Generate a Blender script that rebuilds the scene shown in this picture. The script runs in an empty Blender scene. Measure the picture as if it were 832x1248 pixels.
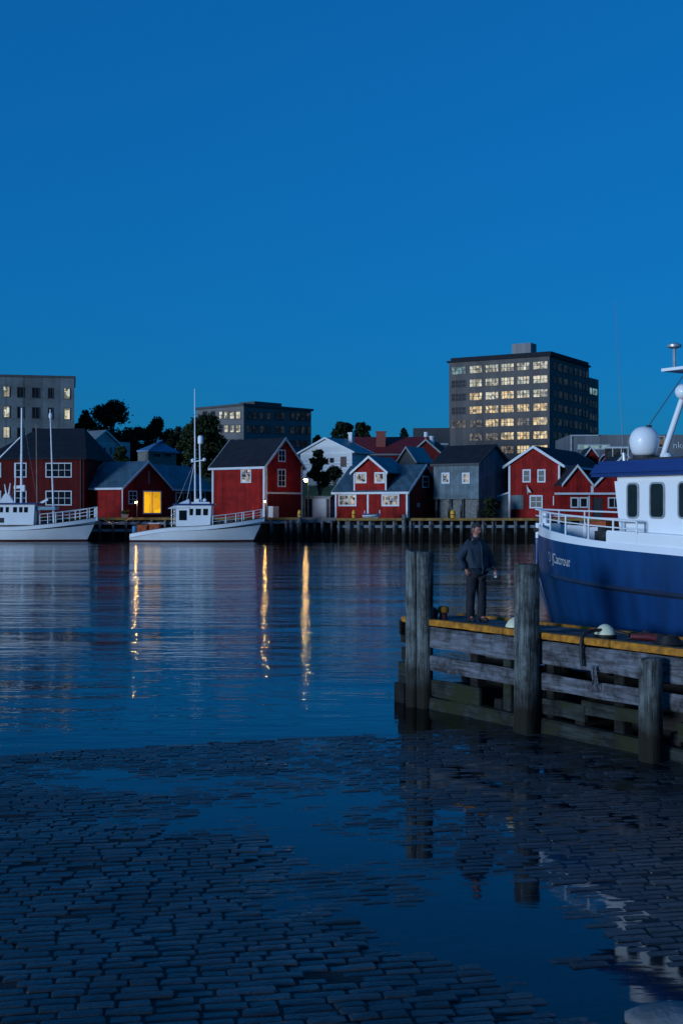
import bpy, bmesh, math, random
from mathutils import Vector, Matrix, noise as mnoise
random.seed(7)
R = math.radians
F, CX, HY, H = 1500.0, 416.0, 622.0, 3.56
sc = bpy.context.scene
COL = sc.collection

def P(px, py, Y):
    return Vector(((px-CX)/F*Y, Y, H-(py-HY)/F*Y))

# ------------------------------------------------------------------ tagging
def tag(o, label=None, cat=None, group=None, kind=None):
    if label: o['label'] = label
    if cat: o['category'] = cat
    if group: o['group'] = group
    if kind: o['kind'] = kind
    return o
def empty(name, loc, rz=0, label=None, cat=None, group=None):
    o = bpy.data.objects.new(name, None); COL.objects.link(o)
    o.location = loc; o.rotation_euler = (0, 0, rz); o.empty_display_size = .3
    return tag(o, label, cat, group)
def copy_tree(o, parent=None):
    c = o.copy(); COL.objects.link(c); c.parent = parent
    for ch in list(o.children):
        copy_tree(ch, c)
    return c

# ------------------------------------------------------------------ mesh builder
class MB:
    def __init__(s): s.v=[]; s.f=[]; s.m=[]
    def add(s, vs, fs, m=0):
        n=len(s.v); s.v += [tuple(v) for v in vs]
        for f in fs: s.f.append(tuple(n+i for i in f)); s.m.append(m)
        return s
    def box(s, x0,x1,y0,y1,z0,z1,m=0):
        vs=[(x,y,z) for z in (z0,z1) for y in (y0,y1) for x in (x0,x1)]
        return s.add(vs,[(0,2,3,1),(4,5,7,6),(0,1,5,4),(2,6,7,3),(0,4,6,2),(1,3,7,5)],m)
    def prism(s, poly, ext, m=0):
        n=len(poly); ext=Vector(ext); poly=[Vector(p) for p in poly]
        vs=poly+[p+ext for p in poly]
        fs=[tuple(range(n)), tuple(range(2*n-1,n-1,-1))]
        for i in range(n):
            j=(i+1)%n; fs.append((i,j,n+j,n+i))
        return s.add(vs,fs,m)
    def beam(s,p,q,w,h,m=0,up=(0,0,1)):
        p=Vector(p);q=Vector(q);d=(q-p).normalized();u=Vector(up)
        if abs(d.dot(u))>.98: u=Vector((1,0,0))
        a=d.cross(u).normalized()*w/2; b=a.normalized().cross(d).normalized()*h/2
        return s.prism([p-a-b,p+a-b,p+a+b,p-a+b], q-p, m)
    def tube(s,p,q,r0,r1=None,n=10,m=0):
        return s.path([p,q],[r0,r0 if r1 is None else r1],n,m)
    def path(s,pts,rs,n=8,m=0):
        pts=[Vector(p) for p in pts]
        if not isinstance(rs,(list,tuple)): rs=[rs]*len(pts)
        rings=[]; ref=Vector((.13,.27,.95)).normalized()
        vs=[]
        for i,p in enumerate(pts):
            d=(pts[min(i+1,len(pts)-1)]-pts[max(i-1,0)]).normalized()
            r_=ref if abs(d.dot(ref))<.97 else Vector((1,0,0))
            a=d.cross(r_).normalized(); b=d.cross(a).normalized()
            for k in range(n):
                t=2*math.pi*k/n; vs.append(p+(a*math.cos(t)+b*math.sin(t))*rs[i])
        fs=[]
        for i in range(len(pts)-1):
            for k in range(n):
                j=(k+1)%n; fs.append((i*n+k,i*n+j,(i+1)*n+j,(i+1)*n+k))
        fs.append(tuple(range(n))); fs.append(tuple(range((len(pts)-1)*n,len(pts)*n)))
        return s.add(vs,fs,m)
    def lathe(s,prof,c=(0,0,0),n=20,m=0):
        vs=[]; c=Vector(c)
        for r,z in prof:
            for k in range(n):
                t=2*math.pi*k/n; vs.append(c+Vector((r*math.cos(t),r*math.sin(t),z)))
        fs=[]
        for i in range(len(prof)-1):
            for k in range(n):
                j=(k+1)%n; fs.append((i*n+k,i*n+j,(i+1)*n+j,(i+1)*n+k))
        fs.append(tuple(range(n))); fs.append(tuple(range((len(prof)-1)*n,len(prof)*n)))
        return s.add(vs,fs,m)
    def ball(s,c,r,n=16,m=0,sq=(1,1,1)):
        c=Vector(c); vs=[];k2=n//2
        for i in range(1,k2):
            a=math.pi*i/k2
            for k in range(n):
                t=2*math.pi*k/n
                vs.append(c+Vector((r*sq[0]*math.sin(a)*math.cos(t),r*sq[1]*math.sin(a)*math.sin(t),r*sq[2]*math.cos(a))))
        fs=[]
        for i in range(k2-2):
            for k in range(n):
                j=(k+1)%n; fs.append((i*n+k,i*n+j,(i+1)*n+j,(i+1)*n+k))
        vs.append(c+Vector((0,0,r*sq[2]))); vs.append(c-Vector((0,0,r*sq[2])))
        t0=len(vs)-2
        for k in range(n):
            j=(k+1)%n; fs.append((k,j,t0)); fs.append(((k2-2)*n+k,(k2-2)*n+j,t0+1))
        return s.add(vs,fs,m)
    def build(s,name,mats,parent=None,smooth=False,bevel=0,recalc=True):
        me=bpy.data.meshes.new(name)
        me.from_pydata([tuple(v) for v in s.v],[],s.f)
        if not isinstance(mats,(list,tuple)): mats=[mats]
        for m in mats: me.materials.append(m)
        me.polygons.foreach_set('material_index',s.m)
        if recalc or bevel:
            bm=bmesh.new(); bm.from_mesh(me)
            if recalc: bmesh.ops.recalc_face_normals(bm,faces=bm.faces)
            if bevel:
                es=[e for e in bm.edges if len(e.link_faces)==2 and e.calc_face_angle(0)>.6]
                bmesh.ops.bevel(bm,geom=es,offset=bevel,segments=2,affect='EDGES',clamp_overlap=True)
            bm.to_mesh(me); bm.free()
        if smooth:
            for p in me.polygons: p.use_smooth=True
            if smooth!='all':
                me.set_sharp_from_angle(angle=R(38))
        o=bpy.data.objects.new(name,me); COL.objects.link(o)
        if parent: o.parent=parent
        return o

# ------------------------------------------------------------------ materials
def nd(nt,t,**k):
    n=nt.nodes.new(t)
    for a,b in k.items(): setattr(n,a,b)
    return n
def pbr(name, base, rough=.6, metal=0, var=.25, vs=2.0, bump=0, bs=20, stripe=0, sd=.5, stretch=(1,1,1), spec=.5, base2=None, grime=0, coat=0):
    m=bpy.data.materials.new(name); m.use_nodes=True; nt=m.node_tree; L=nt.links
    b=nt.nodes['Principled BSDF']
    b.inputs['Roughness'].default_value=rough; b.inputs['Metallic'].default_value=metal
    b.inputs['Specular IOR Level'].default_value=spec
    b.inputs['Coat Weight'].default_value=coat
    tc=nd(nt,'ShaderNodeTexCoord'); mp=nd(nt,'ShaderNodeMapping'); mp.inputs['Scale'].default_value=stretch
    L.new(tc.outputs['Object'],mp.inputs['Vector'])
    nz=nd(nt,'ShaderNodeTexNoise'); nz.inputs['Scale'].default_value=vs; nz.inputs['Detail'].default_value=6
    L.new(mp.outputs[0],nz.inputs['Vector'])
    rp=nd(nt,'ShaderNodeValToRGB'); rp.color_ramp.elements[0].position=.3; rp.color_ramp.elements[1].position=.7
    lo=base2 if base2 else tuple(c*(1-var) for c in base); hi=tuple(min(1,c*(1+var)) for c in base) if not base2 else base
    rp.color_ramp.elements[0].color=(*lo,1); rp.color_ramp.elements[1].color=(*hi,1)
    L.new(nz.outputs['Fac'],rp.inputs[0]); out=rp.outputs[0]
    hgt=None
    if stripe:
        sp=nd(nt,'ShaderNodeSeparateXYZ'); L.new(tc.outputs['Object'],sp.inputs[0])
        ad=nd(nt,'ShaderNodeMath',operation='ADD'); L.new(sp.outputs[0],ad.inputs[0]); L.new(sp.outputs[1],ad.inputs[1])
        if stripe<0: L.new(sp.outputs[2],ad.inputs[0]); ad.inputs[1].default_value=0; nt.links.remove(ad.inputs[1].links[0]) if ad.inputs[1].links else None
        ml=nd(nt,'ShaderNodeMath',operation='MULTIPLY'); L.new(ad.outputs[0],ml.inputs[0]); ml.inputs[1].default_value=abs(stripe)
        fl=nd(nt,'ShaderNodeMath',operation='FLOOR'); L.new(ml.outputs[0],fl.inputs[0])
        wn=nd(nt,'ShaderNodeTexWhiteNoise',noise_dimensions='1D'); L.new(fl.outputs[0],wn.inputs['W'])
        fr=nd(nt,'ShaderNodeMath',operation='FRACT'); L.new(ml.outputs[0],fr.inputs[0])
        gt=nd(nt,'ShaderNodeMath',operation='GREATER_THAN'); L.new(fr.outputs[0],gt.inputs[0]); gt.inputs[1].default_value=.13
        mr=nd(nt,'ShaderNodeMapRange'); L.new(wn.outputs[0],mr.inputs[0]); mr.inputs[3].default_value=.78; mr.inputs[4].default_value=1.12
        mm=nd(nt,'ShaderNodeMapRange'); L.new(gt.outputs[0],mm.inputs[0]); mm.inputs[3].default_value=1-sd; mm.inputs[4].default_value=1
        pr=nd(nt,'ShaderNodeMath',operation='MULTIPLY'); L.new(mr.outputs[0],pr.inputs[0]); L.new(mm.outputs[0],pr.inputs[1])
        mx=nd(nt,'ShaderNodeMix',data_type='RGBA',blend_type='MULTIPLY'); mx.inputs[0].default_value=1
        L.new(out,mx.inputs[6]); L.new(pr.outputs[0],mx.inputs[7]); out=mx.outputs[2]
    if grime:
        n2=nd(nt,'ShaderNodeTexNoise'); n2.inputs['Scale'].default_value=grime; n2.inputs['Detail'].default_value=8; n2.inputs['Roughness'].default_value=.7
        L.new(tc.outputs['Object'],n2.inputs['Vector'])
        r2=nd(nt,'ShaderNodeValToRGB'); r2.color_ramp.elements[0].position=.35; r2.color_ramp.elements[1].position=.6
        r2.color_ramp.elements[0].color=(.45,.42,.38,1); r2.color_ramp.elements[1].color=(1,1,1,1)
        L.new(n2.outputs['Fac'],r2.inputs[0])
        mx=nd(nt,'ShaderNodeMix',data_type='RGBA',blend_type='MULTIPLY'); mx.inputs[0].default_value=.8
        L.new(out,mx.inputs[6]); L.new(r2.outputs[0],mx.inputs[7]); out=mx.outputs[2]
    L.new(out,b.inputs['Base Color'])
    if bump:
        bn=nd(nt,'ShaderNodeTexNoise'); bn.inputs['Scale'].default_value=bs; bn.inputs['Detail'].default_value=5
        L.new(mp.outputs[0],bn.inputs['Vector'])
        bp=nd(nt,'ShaderNodeBump'); bp.inputs['Strength'].default_value=bump; bp.inputs['Distance'].default_value=.03
        L.new(bn.outputs['Fac'],bp.inputs['Height']); L.new(bp.outputs[0],b.inputs['Normal'])
    return m
def emit(name,c,s,vary=0,scale=2,c2=None,base=(.02,.02,.025)):
    m=bpy.data.materials.new(name); m.use_nodes=True; nt=m.node_tree; L=nt.links; b=nt.nodes['Principled BSDF']
    b.inputs['Base Color'].default_value=(*base,1); b.inputs['Roughness'].default_value=.15
    b.inputs['Emission Color'].default_value=(*c,1); b.inputs['Emission Strength'].default_value=s; b.inputs['Specular IOR Level'].default_value=.02
    if vary:
        tc=nd(nt,'ShaderNodeTexCoord'); nz=nd(nt,'ShaderNodeTexVoronoi',distance='CHEBYCHEV'); nz.inputs['Scale'].default_value=scale
        mp=nd(nt,'ShaderNodeMapping'); mp.inputs['Scale'].default_value=(1,1,.8)
        L.new(tc.outputs['Object'],mp.inputs[0]); L.new(mp.outputs[0],nz.inputs['Vector'])
        n2=nd(nt,'ShaderNodeTexNoise'); n2.inputs['Scale'].default_value=scale*.35; L.new(tc.outputs['Object'],n2.inputs['Vector'])
        sp=nd(nt,'ShaderNodeSeparateColor'); L.new(nz.outputs['Color'],sp.inputs[0])
        a=nd(nt,'ShaderNodeMath',operation='MULTIPLY'); L.new(sp.outputs[0],a.inputs[0]); L.new(n2.outputs['Fac'],a.inputs[1])
        mr=nd(nt,'ShaderNodeMapRange'); L.new(a.outputs[0],mr.inputs[0]); mr.inputs[1].default_value=.05; mr.inputs[2].default_value=.5
        mr.inputs[3].default_value=s*(1-vary); mr.inputs[4].default_value=s*(1+vary*.5)
        L.new(mr.outputs[0],b.inputs['Emission Strength'])
        if c2:
            mx=nd(nt,'ShaderNodeMix',data_type='RGBA'); L.new(sp.outputs[1],mx.inputs[0])
            mx.inputs[6].default_value=(*c,1); mx.inputs[7].default_value=(*c2,1); L.new(mx.outputs[2],b.inputs['Emission Color'])
    return m
M={}
M['red']=pbr('red_boards',(.27,.012,.010),.75,spec=.15,stripe=2.2,sd=.35,vs=.6,var=.22,grime=.9)
M['dred']=pbr('dark_red_boards',(.085,.007,.007),.8,spec=.15,stripe=2.2,sd=.35,vs=.6,var=.22)
M['redroof']=pbr('red_roof',(.16,.008,.009),.7,stripe=1.5,sd=.3,vs=.8)
M['white']=pbr('white_trim_paint',(.50,.55,.60),.55,var=.08,vs=1.2)
M['whitewall']=pbr('white_house_boards',(.62,.64,.66),.7,stripe=-4,sd=.2,var=.08,vs=.7)
M['palewall']=pbr('pale_house_boards',(.36,.40,.44),.7,stripe=-4,sd=.25,var=.1,vs=.7)
M['roof']=pbr('slate_blue_metal_roof',(.06,.12,.16),.5,stripe=1.6,sd=.2,var=.12,vs=.5,grime=.6)
M['roofdark']=pbr('black_tar_roof',(.012,.015,.022),.85,var=.3,vs=1.2,spec=.25)
M['roofmid']=pbr('grey_metal_roof',(.15,.18,.2),.5,var=.15,vs=.8,stripe=1.6,sd=.2)
M['greyboard']=pbr('grey_boards',(.11,.165,.20),.75,stripe=2.5,sd=.3,vs=.6,grime=.8)
M['concrete']=pbr('grey_facade_panels',(.13,.16,.18),.85,stripe=.35,sd=.25,var=.12,vs=.4,grime=.3)
M['towerwall']=pbr('brown_grey_facade',(.085,.078,.078),.8,var=.12,vs=.3,stripe=.5,sd=.12)
M['blockwall']=pbr('office_facade',(.13,.125,.13),.8,var=.1,vs=.3)
M['charcoal']=pbr('charcoal_cladding',(.05,.055,.06),.8,var=.2,vs=.3)
M['modern']=pbr('grey_metal_cladding',(.13,.14,.155),.6,var=.08,vs=.3,stripe=.7,sd=.12)
M['brick']=pbr('chimney_brick',(.20,.05,.04),.85,var=.3,vs=6)
M['stone']=pbr('rough_stone_wall',(.14,.14,.135),.9,var=.4,vs=4)
M['glass']=pbr('dark_window_glass',(.010,.013,.018),.1,var=.3,vs=1.5,spec=.03)
M['glassdim']=emit('dim_office_glass',(.4,.6,.75),.03,.8,1.1,(.5,.55,.5))
M['glassblue']=emit('dusky_office_glass',(.3,.45,.6),.015,.6,1.4)
M['lit']=emit('warm_lit_interior',(1,.66,.26),.72,.75,1.6,(1,.88,.58))
M['litwhite']=emit('pale_lit_interior',(1,.86,.58),.58,.75,1.4,(.85,.95,.85))
M['litdim']=emit('half_lit_interior',(1,.68,.38),.16,.95,1.7,(.7,.75,.7))
M['litcool']=emit('cool_lit_interior',(.5,.85,.9),.38,.7,1.5)
M['litshed']=emit('bright_yellow_interior',(1,.52,.01),.95,.35,.8,(1,.46,.02))
M['lithouse']=emit('cosy_lit_interior',(1,.8,.55),.42,.95,2.6,(.8,.85,.9))
M['lamp']=emit('lamp_bulb',(1,.58,.16),130)
M['lampS']=emit('small_lamp_bulb',(1,.46,.10),350)
M['yellow']=pbr('worn_yellow_paint',(.48,.19,.008),.7,var=.5,vs=9,bump=.3,bs=40,grime=4)
M['dockyellow']=pbr('ochre_dock_edge',(.26,.15,.035),.8,var=.4,vs=1.5)
M['dock']=pbr('dock_timber',(.17,.165,.15),.85,var=.35,vs=1,stretch=(1,1,1))
M['piling']=pbr('pale_piling_timber',(.13,.145,.15),.85,var=.45,vs=1.2,stretch=(3,3,.8))
M['waler']=pbr('pale_dock_beam',(.19,.21,.23),.8,var=.3,vs=1)
M['bulkhead']=pbr('dark_bulkhead_stone',(.012,.012,.012),.9,var=.5,vs=.8)
M['boatwhite']=pbr('white_boat_paint',(.80,.82,.84),.4,var=.05,vs=1,coat=.1)
M['boatstripe']=pbr('navy_stripe_paint',(.02,.03,.06),.5)
M['boottop']=pbr('dark_red_boottop',(.07,.012,.012),.6)
M['blueroof']=pbr('blue_cabin_roof_paint',(.008,.035,.16),.4,var=.15)
M['hullblue']=pbr('royal_blue_hull_paint',(.002,.034,.125),.42,var=.22,vs=1.3,stretch=(3,3,.5),coat=.15,bump=.06,bs=2.5)
M['metal']=pbr('galvanised_metal',(.42,.43,.44),.45,metal=.6,var=.2,vs=6)
M['dark']=pbr('dark_gear',(.02,.022,.026),.7,var=.4,vs=5)
M['rubber']=pbr('black_rubber',(.012,.012,.013),.6,var=.3,vs=5)
M['orange']=pbr('orange_plastic',(.48,.085,.015),.6,var=.35,vs=1.8,grime=2)
M['blueplastic']=pbr('blue_plastic',(.03,.2,.42),.5)
M['cream']=pbr('cream_float_plastic',(.74,.72,.50),.5,var=.06,vs=7)
M['wine']=pbr('dark_red_gear',(.09,.008,.012),.6,var=.3,vs=8)
M['wood_mast']=pbr('brown_wood_spar',(.20,.14,.10),.6,var=.3,vs=2)
M['ychrome']=pbr('yellow_float_paint',(.75,.36,.01),.55,var=.15,vs=3)
M['leaf']=pbr('dark_foliage',(.014,.024,.011),.8,var=.7,vs=.7,spec=.15)
M['leaf2']=pbr('olive_foliage',(.024,.036,.014),.8,var=.7,vs=.7,spec=.15)
M['bark']=pbr('tree_bark',(.06,.045,.035),.9,var=.4,vs=3)
M['grass']=pbr('grass_bank',(.05,.075,.02),.95,var=.4,vs=.9,bump=.5,bs=6)
M['earth']=pbr('shore_earth',(.07,.07,.06),.95,var=.4,vs=.3)
M['skin']=pbr('person_skin',(.36,.15,.11),.5,var=.1,vs=20)
M['hair']=pbr('short_dark_hair',(.02,.02,.022),.8,var=.4,vs=60)
M['jacket']=pbr('navy_anorak',(.012,.026,.045),.8,var=.25,vs=5,bump=.4,bs=9)
M['trouser']=pbr('dark_trousers',(.008,.010,.018),.85,var=.2,vs=5,bump=.4,bs=8)
M['shoe']=pbr('brown_shoe_leather',(.035,.02,.02),.55,var=.2,vs=10)

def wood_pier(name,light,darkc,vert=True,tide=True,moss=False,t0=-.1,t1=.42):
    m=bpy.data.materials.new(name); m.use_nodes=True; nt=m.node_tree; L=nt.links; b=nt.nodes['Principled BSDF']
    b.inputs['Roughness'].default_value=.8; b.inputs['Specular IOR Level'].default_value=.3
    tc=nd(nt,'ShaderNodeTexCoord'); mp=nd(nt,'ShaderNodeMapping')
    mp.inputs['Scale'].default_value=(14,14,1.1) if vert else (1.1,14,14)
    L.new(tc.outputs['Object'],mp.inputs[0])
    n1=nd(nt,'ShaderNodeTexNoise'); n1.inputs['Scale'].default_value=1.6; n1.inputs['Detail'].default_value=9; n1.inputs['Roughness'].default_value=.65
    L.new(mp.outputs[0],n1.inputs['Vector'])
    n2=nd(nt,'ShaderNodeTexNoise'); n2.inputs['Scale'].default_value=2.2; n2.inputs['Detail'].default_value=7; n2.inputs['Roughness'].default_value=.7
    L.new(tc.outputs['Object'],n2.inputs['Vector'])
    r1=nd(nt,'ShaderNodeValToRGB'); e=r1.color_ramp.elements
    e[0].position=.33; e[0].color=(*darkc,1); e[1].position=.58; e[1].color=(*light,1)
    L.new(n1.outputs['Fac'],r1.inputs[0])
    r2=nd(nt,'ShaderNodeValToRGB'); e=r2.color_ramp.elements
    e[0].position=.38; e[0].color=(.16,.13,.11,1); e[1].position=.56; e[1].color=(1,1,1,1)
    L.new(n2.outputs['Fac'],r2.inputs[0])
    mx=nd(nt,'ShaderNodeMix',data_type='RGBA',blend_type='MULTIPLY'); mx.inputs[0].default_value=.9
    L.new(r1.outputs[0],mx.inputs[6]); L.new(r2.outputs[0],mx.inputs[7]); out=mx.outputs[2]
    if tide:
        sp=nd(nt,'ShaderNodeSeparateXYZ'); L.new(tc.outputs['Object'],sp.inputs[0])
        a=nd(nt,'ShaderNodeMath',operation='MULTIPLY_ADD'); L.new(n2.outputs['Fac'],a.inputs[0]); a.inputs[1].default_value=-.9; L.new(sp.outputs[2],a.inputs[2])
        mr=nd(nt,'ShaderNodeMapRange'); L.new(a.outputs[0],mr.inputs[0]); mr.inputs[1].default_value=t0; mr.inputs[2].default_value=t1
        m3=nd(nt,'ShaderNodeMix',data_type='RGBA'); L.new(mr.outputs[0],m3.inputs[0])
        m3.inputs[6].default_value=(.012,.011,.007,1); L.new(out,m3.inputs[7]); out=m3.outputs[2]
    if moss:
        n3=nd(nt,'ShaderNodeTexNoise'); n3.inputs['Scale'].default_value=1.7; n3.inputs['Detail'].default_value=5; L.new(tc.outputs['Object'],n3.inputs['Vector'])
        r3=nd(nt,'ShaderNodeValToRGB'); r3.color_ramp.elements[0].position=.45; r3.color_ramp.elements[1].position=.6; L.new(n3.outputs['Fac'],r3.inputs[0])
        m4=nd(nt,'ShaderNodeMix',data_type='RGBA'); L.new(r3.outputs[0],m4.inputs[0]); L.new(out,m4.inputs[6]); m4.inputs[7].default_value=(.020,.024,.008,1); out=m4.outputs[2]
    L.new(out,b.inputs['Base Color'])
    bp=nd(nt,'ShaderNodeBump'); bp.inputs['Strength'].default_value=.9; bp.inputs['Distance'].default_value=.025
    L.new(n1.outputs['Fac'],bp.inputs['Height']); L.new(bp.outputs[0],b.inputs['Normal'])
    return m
M['postwood']=wood_pier('weathered_post_timber',(.17,.20,.20),(.022,.022,.02),True,True)
M['piling']=wood_pier('pale_piling_timber',(.20,.22,.23),(.09,.09,.09),True,True,False,.2,1.3)
M['plankwood']=wood_pier('weathered_plank_timber',(.17,.185,.22),(.05,.048,.05),False,False)
M['shade_mosswood']=wood_pier('shaded_mossy_timber',(.04,.05,.047),(.01,.012,.010),False,False,True)  # mossy timber; base colours also lowered to carry the shade under the deck
M['deckwood']=wood_pier('grey_deck_timber',(.19,.21,.225),(.06,.065,.07),False,False)
M['shadewood']=wood_pier('shade_toned_timber',(.022,.02,.018),(.006,.005,.005),False,False)  # timber colours darkened to paint in the shade beneath the pier

# ------------------------------------------------------------------ camera
cd=bpy.data.cameras.new('camera'); cam=bpy.data.objects.new('camera',cd); COL.objects.link(cam)
cam.location=(0,0,H); cam.rotation_euler=(R(90),0,0)
cd.sensor_fit='VERTICAL'; cd.sensor_height=36; cd.sensor_width=24; cd.lens=F/1248*36
cd.shift_y=-(624-HY)/1248; cd.clip_end=6000; cd.clip_start=.1
sc.camera=cam

# ------------------------------------------------------------------ world, light
SUN_EL, SUN_AZ = 4.0, -132.0     # azimuth measured clockwise from +Y (camera forward)
w=bpy.data.worlds.new('World'); sc.world=w; w.use_nodes=True; nt=w.node_tree
bg=nt.nodes['Background']
sky=nd(nt,'ShaderNodeTexSky',sky_type='NISHITA'); sky.sun_disc=False
sky.sun_elevation=R(SUN_EL); sky.sun_rotation=R(SUN_AZ); sky.air_density=1.0; sky.dust_density=.3; sky.ozone_density=6.0
tint=nd(nt,'ShaderNodeMix',data_type='RGBA',blend_type='MULTIPLY'); tint.inputs[0].default_value=1
tint.inputs[7].default_value=(.10,1.22,2.3,1)
gm=nd(nt,'ShaderNodeGamma'); gm.inputs[1].default_value=.47; nt.links.new(sky.outputs[0],gm.inputs[0]); nt.links.new(gm.outputs[0],tint.inputs[6]); nt.links.new(tint.outputs[2],bg.inputs[0])
bg.inputs[1].default_value=.14
sd=bpy.data.lights.new('afterglow','SUN'); so=bpy.data.objects.new('afterglow_sun',sd); COL.objects.link(so)
sd.energy=2.6; sd.angle=R(14); sd.color=(.62,.78,1.0)
az=R(SUN_AZ); el=R(SUN_EL)
dirv=Vector((math.sin(az)*math.cos(el),math.cos(az)*math.cos(el),math.sin(el)))
so.rotation_euler=dirv.to_track_quat('Z','Y').to_euler()
sc.view_settings.view_transform='Standard'; sc.view_settings.look='None'
sc.view_settings.exposure=0; sc.view_settings.gamma=1
sc.render.engine='CYCLES'
sc.cycles.use_denoising=True
sc.cycles.max_bounces=6; sc.cycles.diffuse_bounces=2; sc.cycles.glossy_bounces=3; sc.cycles.transparent_max_bounces=8
sc.cycles.sample_clamp_indirect=60; sc.cycles.sample_clamp_direct=0; sc.cycles.caustics_reflective=False; sc.cycles.caustics_refractive=False

# ------------------------------------------------------------------ water and ground
def make_water():
    m=bpy.data.materials.new('harbour_water'); m.use_nodes=True; nt=m.node_tree; L=nt.links
    for n in list(nt.nodes): nt.nodes.remove(n)
    out=nd(nt,'ShaderNodeOutputMaterial'); tr=nd(nt,'ShaderNodeBsdfTransparent'); tr.inputs[0].default_value=(.72,.84,.9,1)
    gl=nd(nt,'ShaderNodeBsdfGlossy'); gl.inputs['Roughness'].default_value=.035; gl.inputs[0].default_value=(.93,.97,1,1)
    mx=nd(nt,'ShaderNodeMixShader'); fr=nd(nt,'ShaderNodeFresnel'); fr.inputs[0].default_value=1.34
    geo=nd(nt,'ShaderNodeNewGeometry'); sp=nd(nt,'ShaderNodeSeparateXYZ'); L.new(geo.outputs['Position'],sp.inputs[0])
    def wave(scale,vec,detail=3):
        mp=nd(nt,'ShaderNodeMapping'); mp.inputs['Scale'].default_value=vec; mp.inputs['Rotation'].default_value=(0,0,R(6)); L.new(geo.outputs['Position'],mp.inputs[0])
        n=nd(nt,'ShaderNodeTexNoise'); n.inputs['Scale'].default_value=scale; n.inputs['Detail'].default_value=detail; n.inputs['Roughness'].default_value=.55
        L.new(mp.outputs[0],n.inputs['Vector']); return n.outputs['Fac']
    d=wave(1.0,(.09,.42,1),3); a=wave(1.0,(.35,1.25,1),3); b=wave(1.0,(1.6,4.2,1),3); c=wave(1.0,(.04,.13,1),2)
    # deep harbour moves, the shallow sheet on the setts lies almost still
    sx=nd(nt,'ShaderNodeMath',operation='MULTIPLY_ADD'); L.new(sp.outputs[0],sx.inputs[0]); sx.inputs[1].default_value=-.31; L.new(sp.outputs[1],sx.inputs[2])
    calm=nd(nt,'ShaderNodeMapRange'); L.new(sx.outputs[0],calm.inputs[0]); calm.inputs[1].default_value=16; calm.inputs[2].default_value=26
    calm.inputs[3].default_value=.06; calm.inputs[4].default_value=1
    s1=nd(nt,'ShaderNodeMath',operation='MULTIPLY_ADD'); L.new(b,s1.inputs[0]); s1.inputs[1].default_value=.38; L.new(a,s1.inputs[2])
    s0=nd(nt,'ShaderNodeMath',operation='MULTIPLY_ADD'); L.new(d,s0.inputs[0]); s0.inputs[1].default_value=1.5; L.new(s1.outputs[0],s0.inputs[2]); s1=s0
    md=nd(nt,'ShaderNodeMapRange'); L.new(c,md.inputs[0]); md.inputs[1].default_value=.35; md.inputs[2].default_value=.65; md.inputs[3].default_value=.45; md.inputs[4].default_value=1.25
    s2=nd(nt,'ShaderNodeMath',operation='MULTIPLY'); L.new(md.outputs[0],s2.inputs[0]); L.new(calm.outputs[0],s2.inputs[1])
    s3=nd(nt,'ShaderNodeMath',operation='MULTIPLY'); L.new(s1.outputs[0],s3.inputs[0]); L.new(s2.outputs[0],s3.inputs[1])
    bp=nd(nt,'ShaderNodeBump'); bp.inputs['Strength'].default_value=1; bp.inputs['Distance'].default_value=.052
    L.new(s3.outputs[0],bp.inputs['Height'])
    L.new(bp.outputs[0],gl.inputs['Normal']); L.new(bp.outputs[0],fr.inputs['Normal'])
    L.new(fr.outputs[0],mx.inputs[0]); L.new(tr.outputs[0],mx.inputs[1]); L.new(gl.outputs[0],mx.inputs[2]); L.new(mx.outputs[0],out.inputs[0])
    return m
mb=MB(); mb.add([(-900,-60,0),(900,-60,0),(900,170,0),(-900,170,0)],[(0,1,2,3)])
tag(mb.build('water',make_water(),recalc=False),kind='structure')
M['seabed']=pbr('deep_seabed',(.003,.008,.014),.9,var=.3,vs=.2)
mb=MB(); mb.add([(-900,19.5,-3),(900,19.5,-3),(900,190,-3),(-900,190,-3)],[(0,1,2,3)])
tag(mb.build('seabed',M['seabed'],recalc=False),kind='structure')

# --- cobbled slip: height of the sett tops above the water, control points (px,py,cm)
ctrl=[(0,925,1.2),(60,930,1.4),(150,922,.9),(260,918,.9),(380,908,.5),(470,905,.0),(100,945,.0),(200,950,-.2),(50,985,1.6),(150,985,.9),
 (240,970,.1),(300,965,.1),(270,1005,-.3),(340,1000,-.7),(400,980,-.3),(420,1040,-1.3),(450,960,.1),(520,960,.3),
 (330,1070,1.2),(250,1040,2.5),(100,1050,4),(0,1050,5),(430,1092,.5),(500,1092,.6),(560,1085,-1.0),(400,1120,1.5),(440,1115,-1.8),(500,1150,-1.0),
 (560,1030,.2),(640,1050,.1),(600,980,.35),(700,980,.45),(780,960,.4),(700,930,.3),(620,920,.3),(560,900,.2),(500,890,.2),(700,1030,.5),(480,1010,.1),(600,1085,-.4),(520,1060,-.4),(760,1010,.6),(820,1020,.7),(400,930,.6),(300,930,.9),(200,935,.7),(430,905,1.1),(340,912,1.1),(530,925,.4),
 (600,1130,-4),(680,1150,-4),(540,1120,-4),(720,1120,-.2),(760,1080,1.4),(820,1080,2.2),(800,1140,1.8),(720,1172,.6),(832,1165,1.0),
 (832,1215,-4),(760,1200,-4),(700,1215,-2.5),(620,1160,-3.5),(560,1190,1.2),(640,1225,1.4),(480,1175,2.0),(720,1248,1.2),(400,1160,4),(300,1180,6),(100,1200,8),(500,1240,5),(790,1245,-2.5)]
cpts=[]
for px,py,h in ctrl:
    Y=H*F/(py-HY); cpts.append(((px-CX)/F*Y,Y,h*.01))
cpts+= [(-14,12,.10),(-12,17,.02),(-8,6,.2),(0,5,.16),(4,6,.06),(8,8,.02),(9,12,-.01),(14,12,-.03),(-20,15,.05)]
SHK=.31
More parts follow.
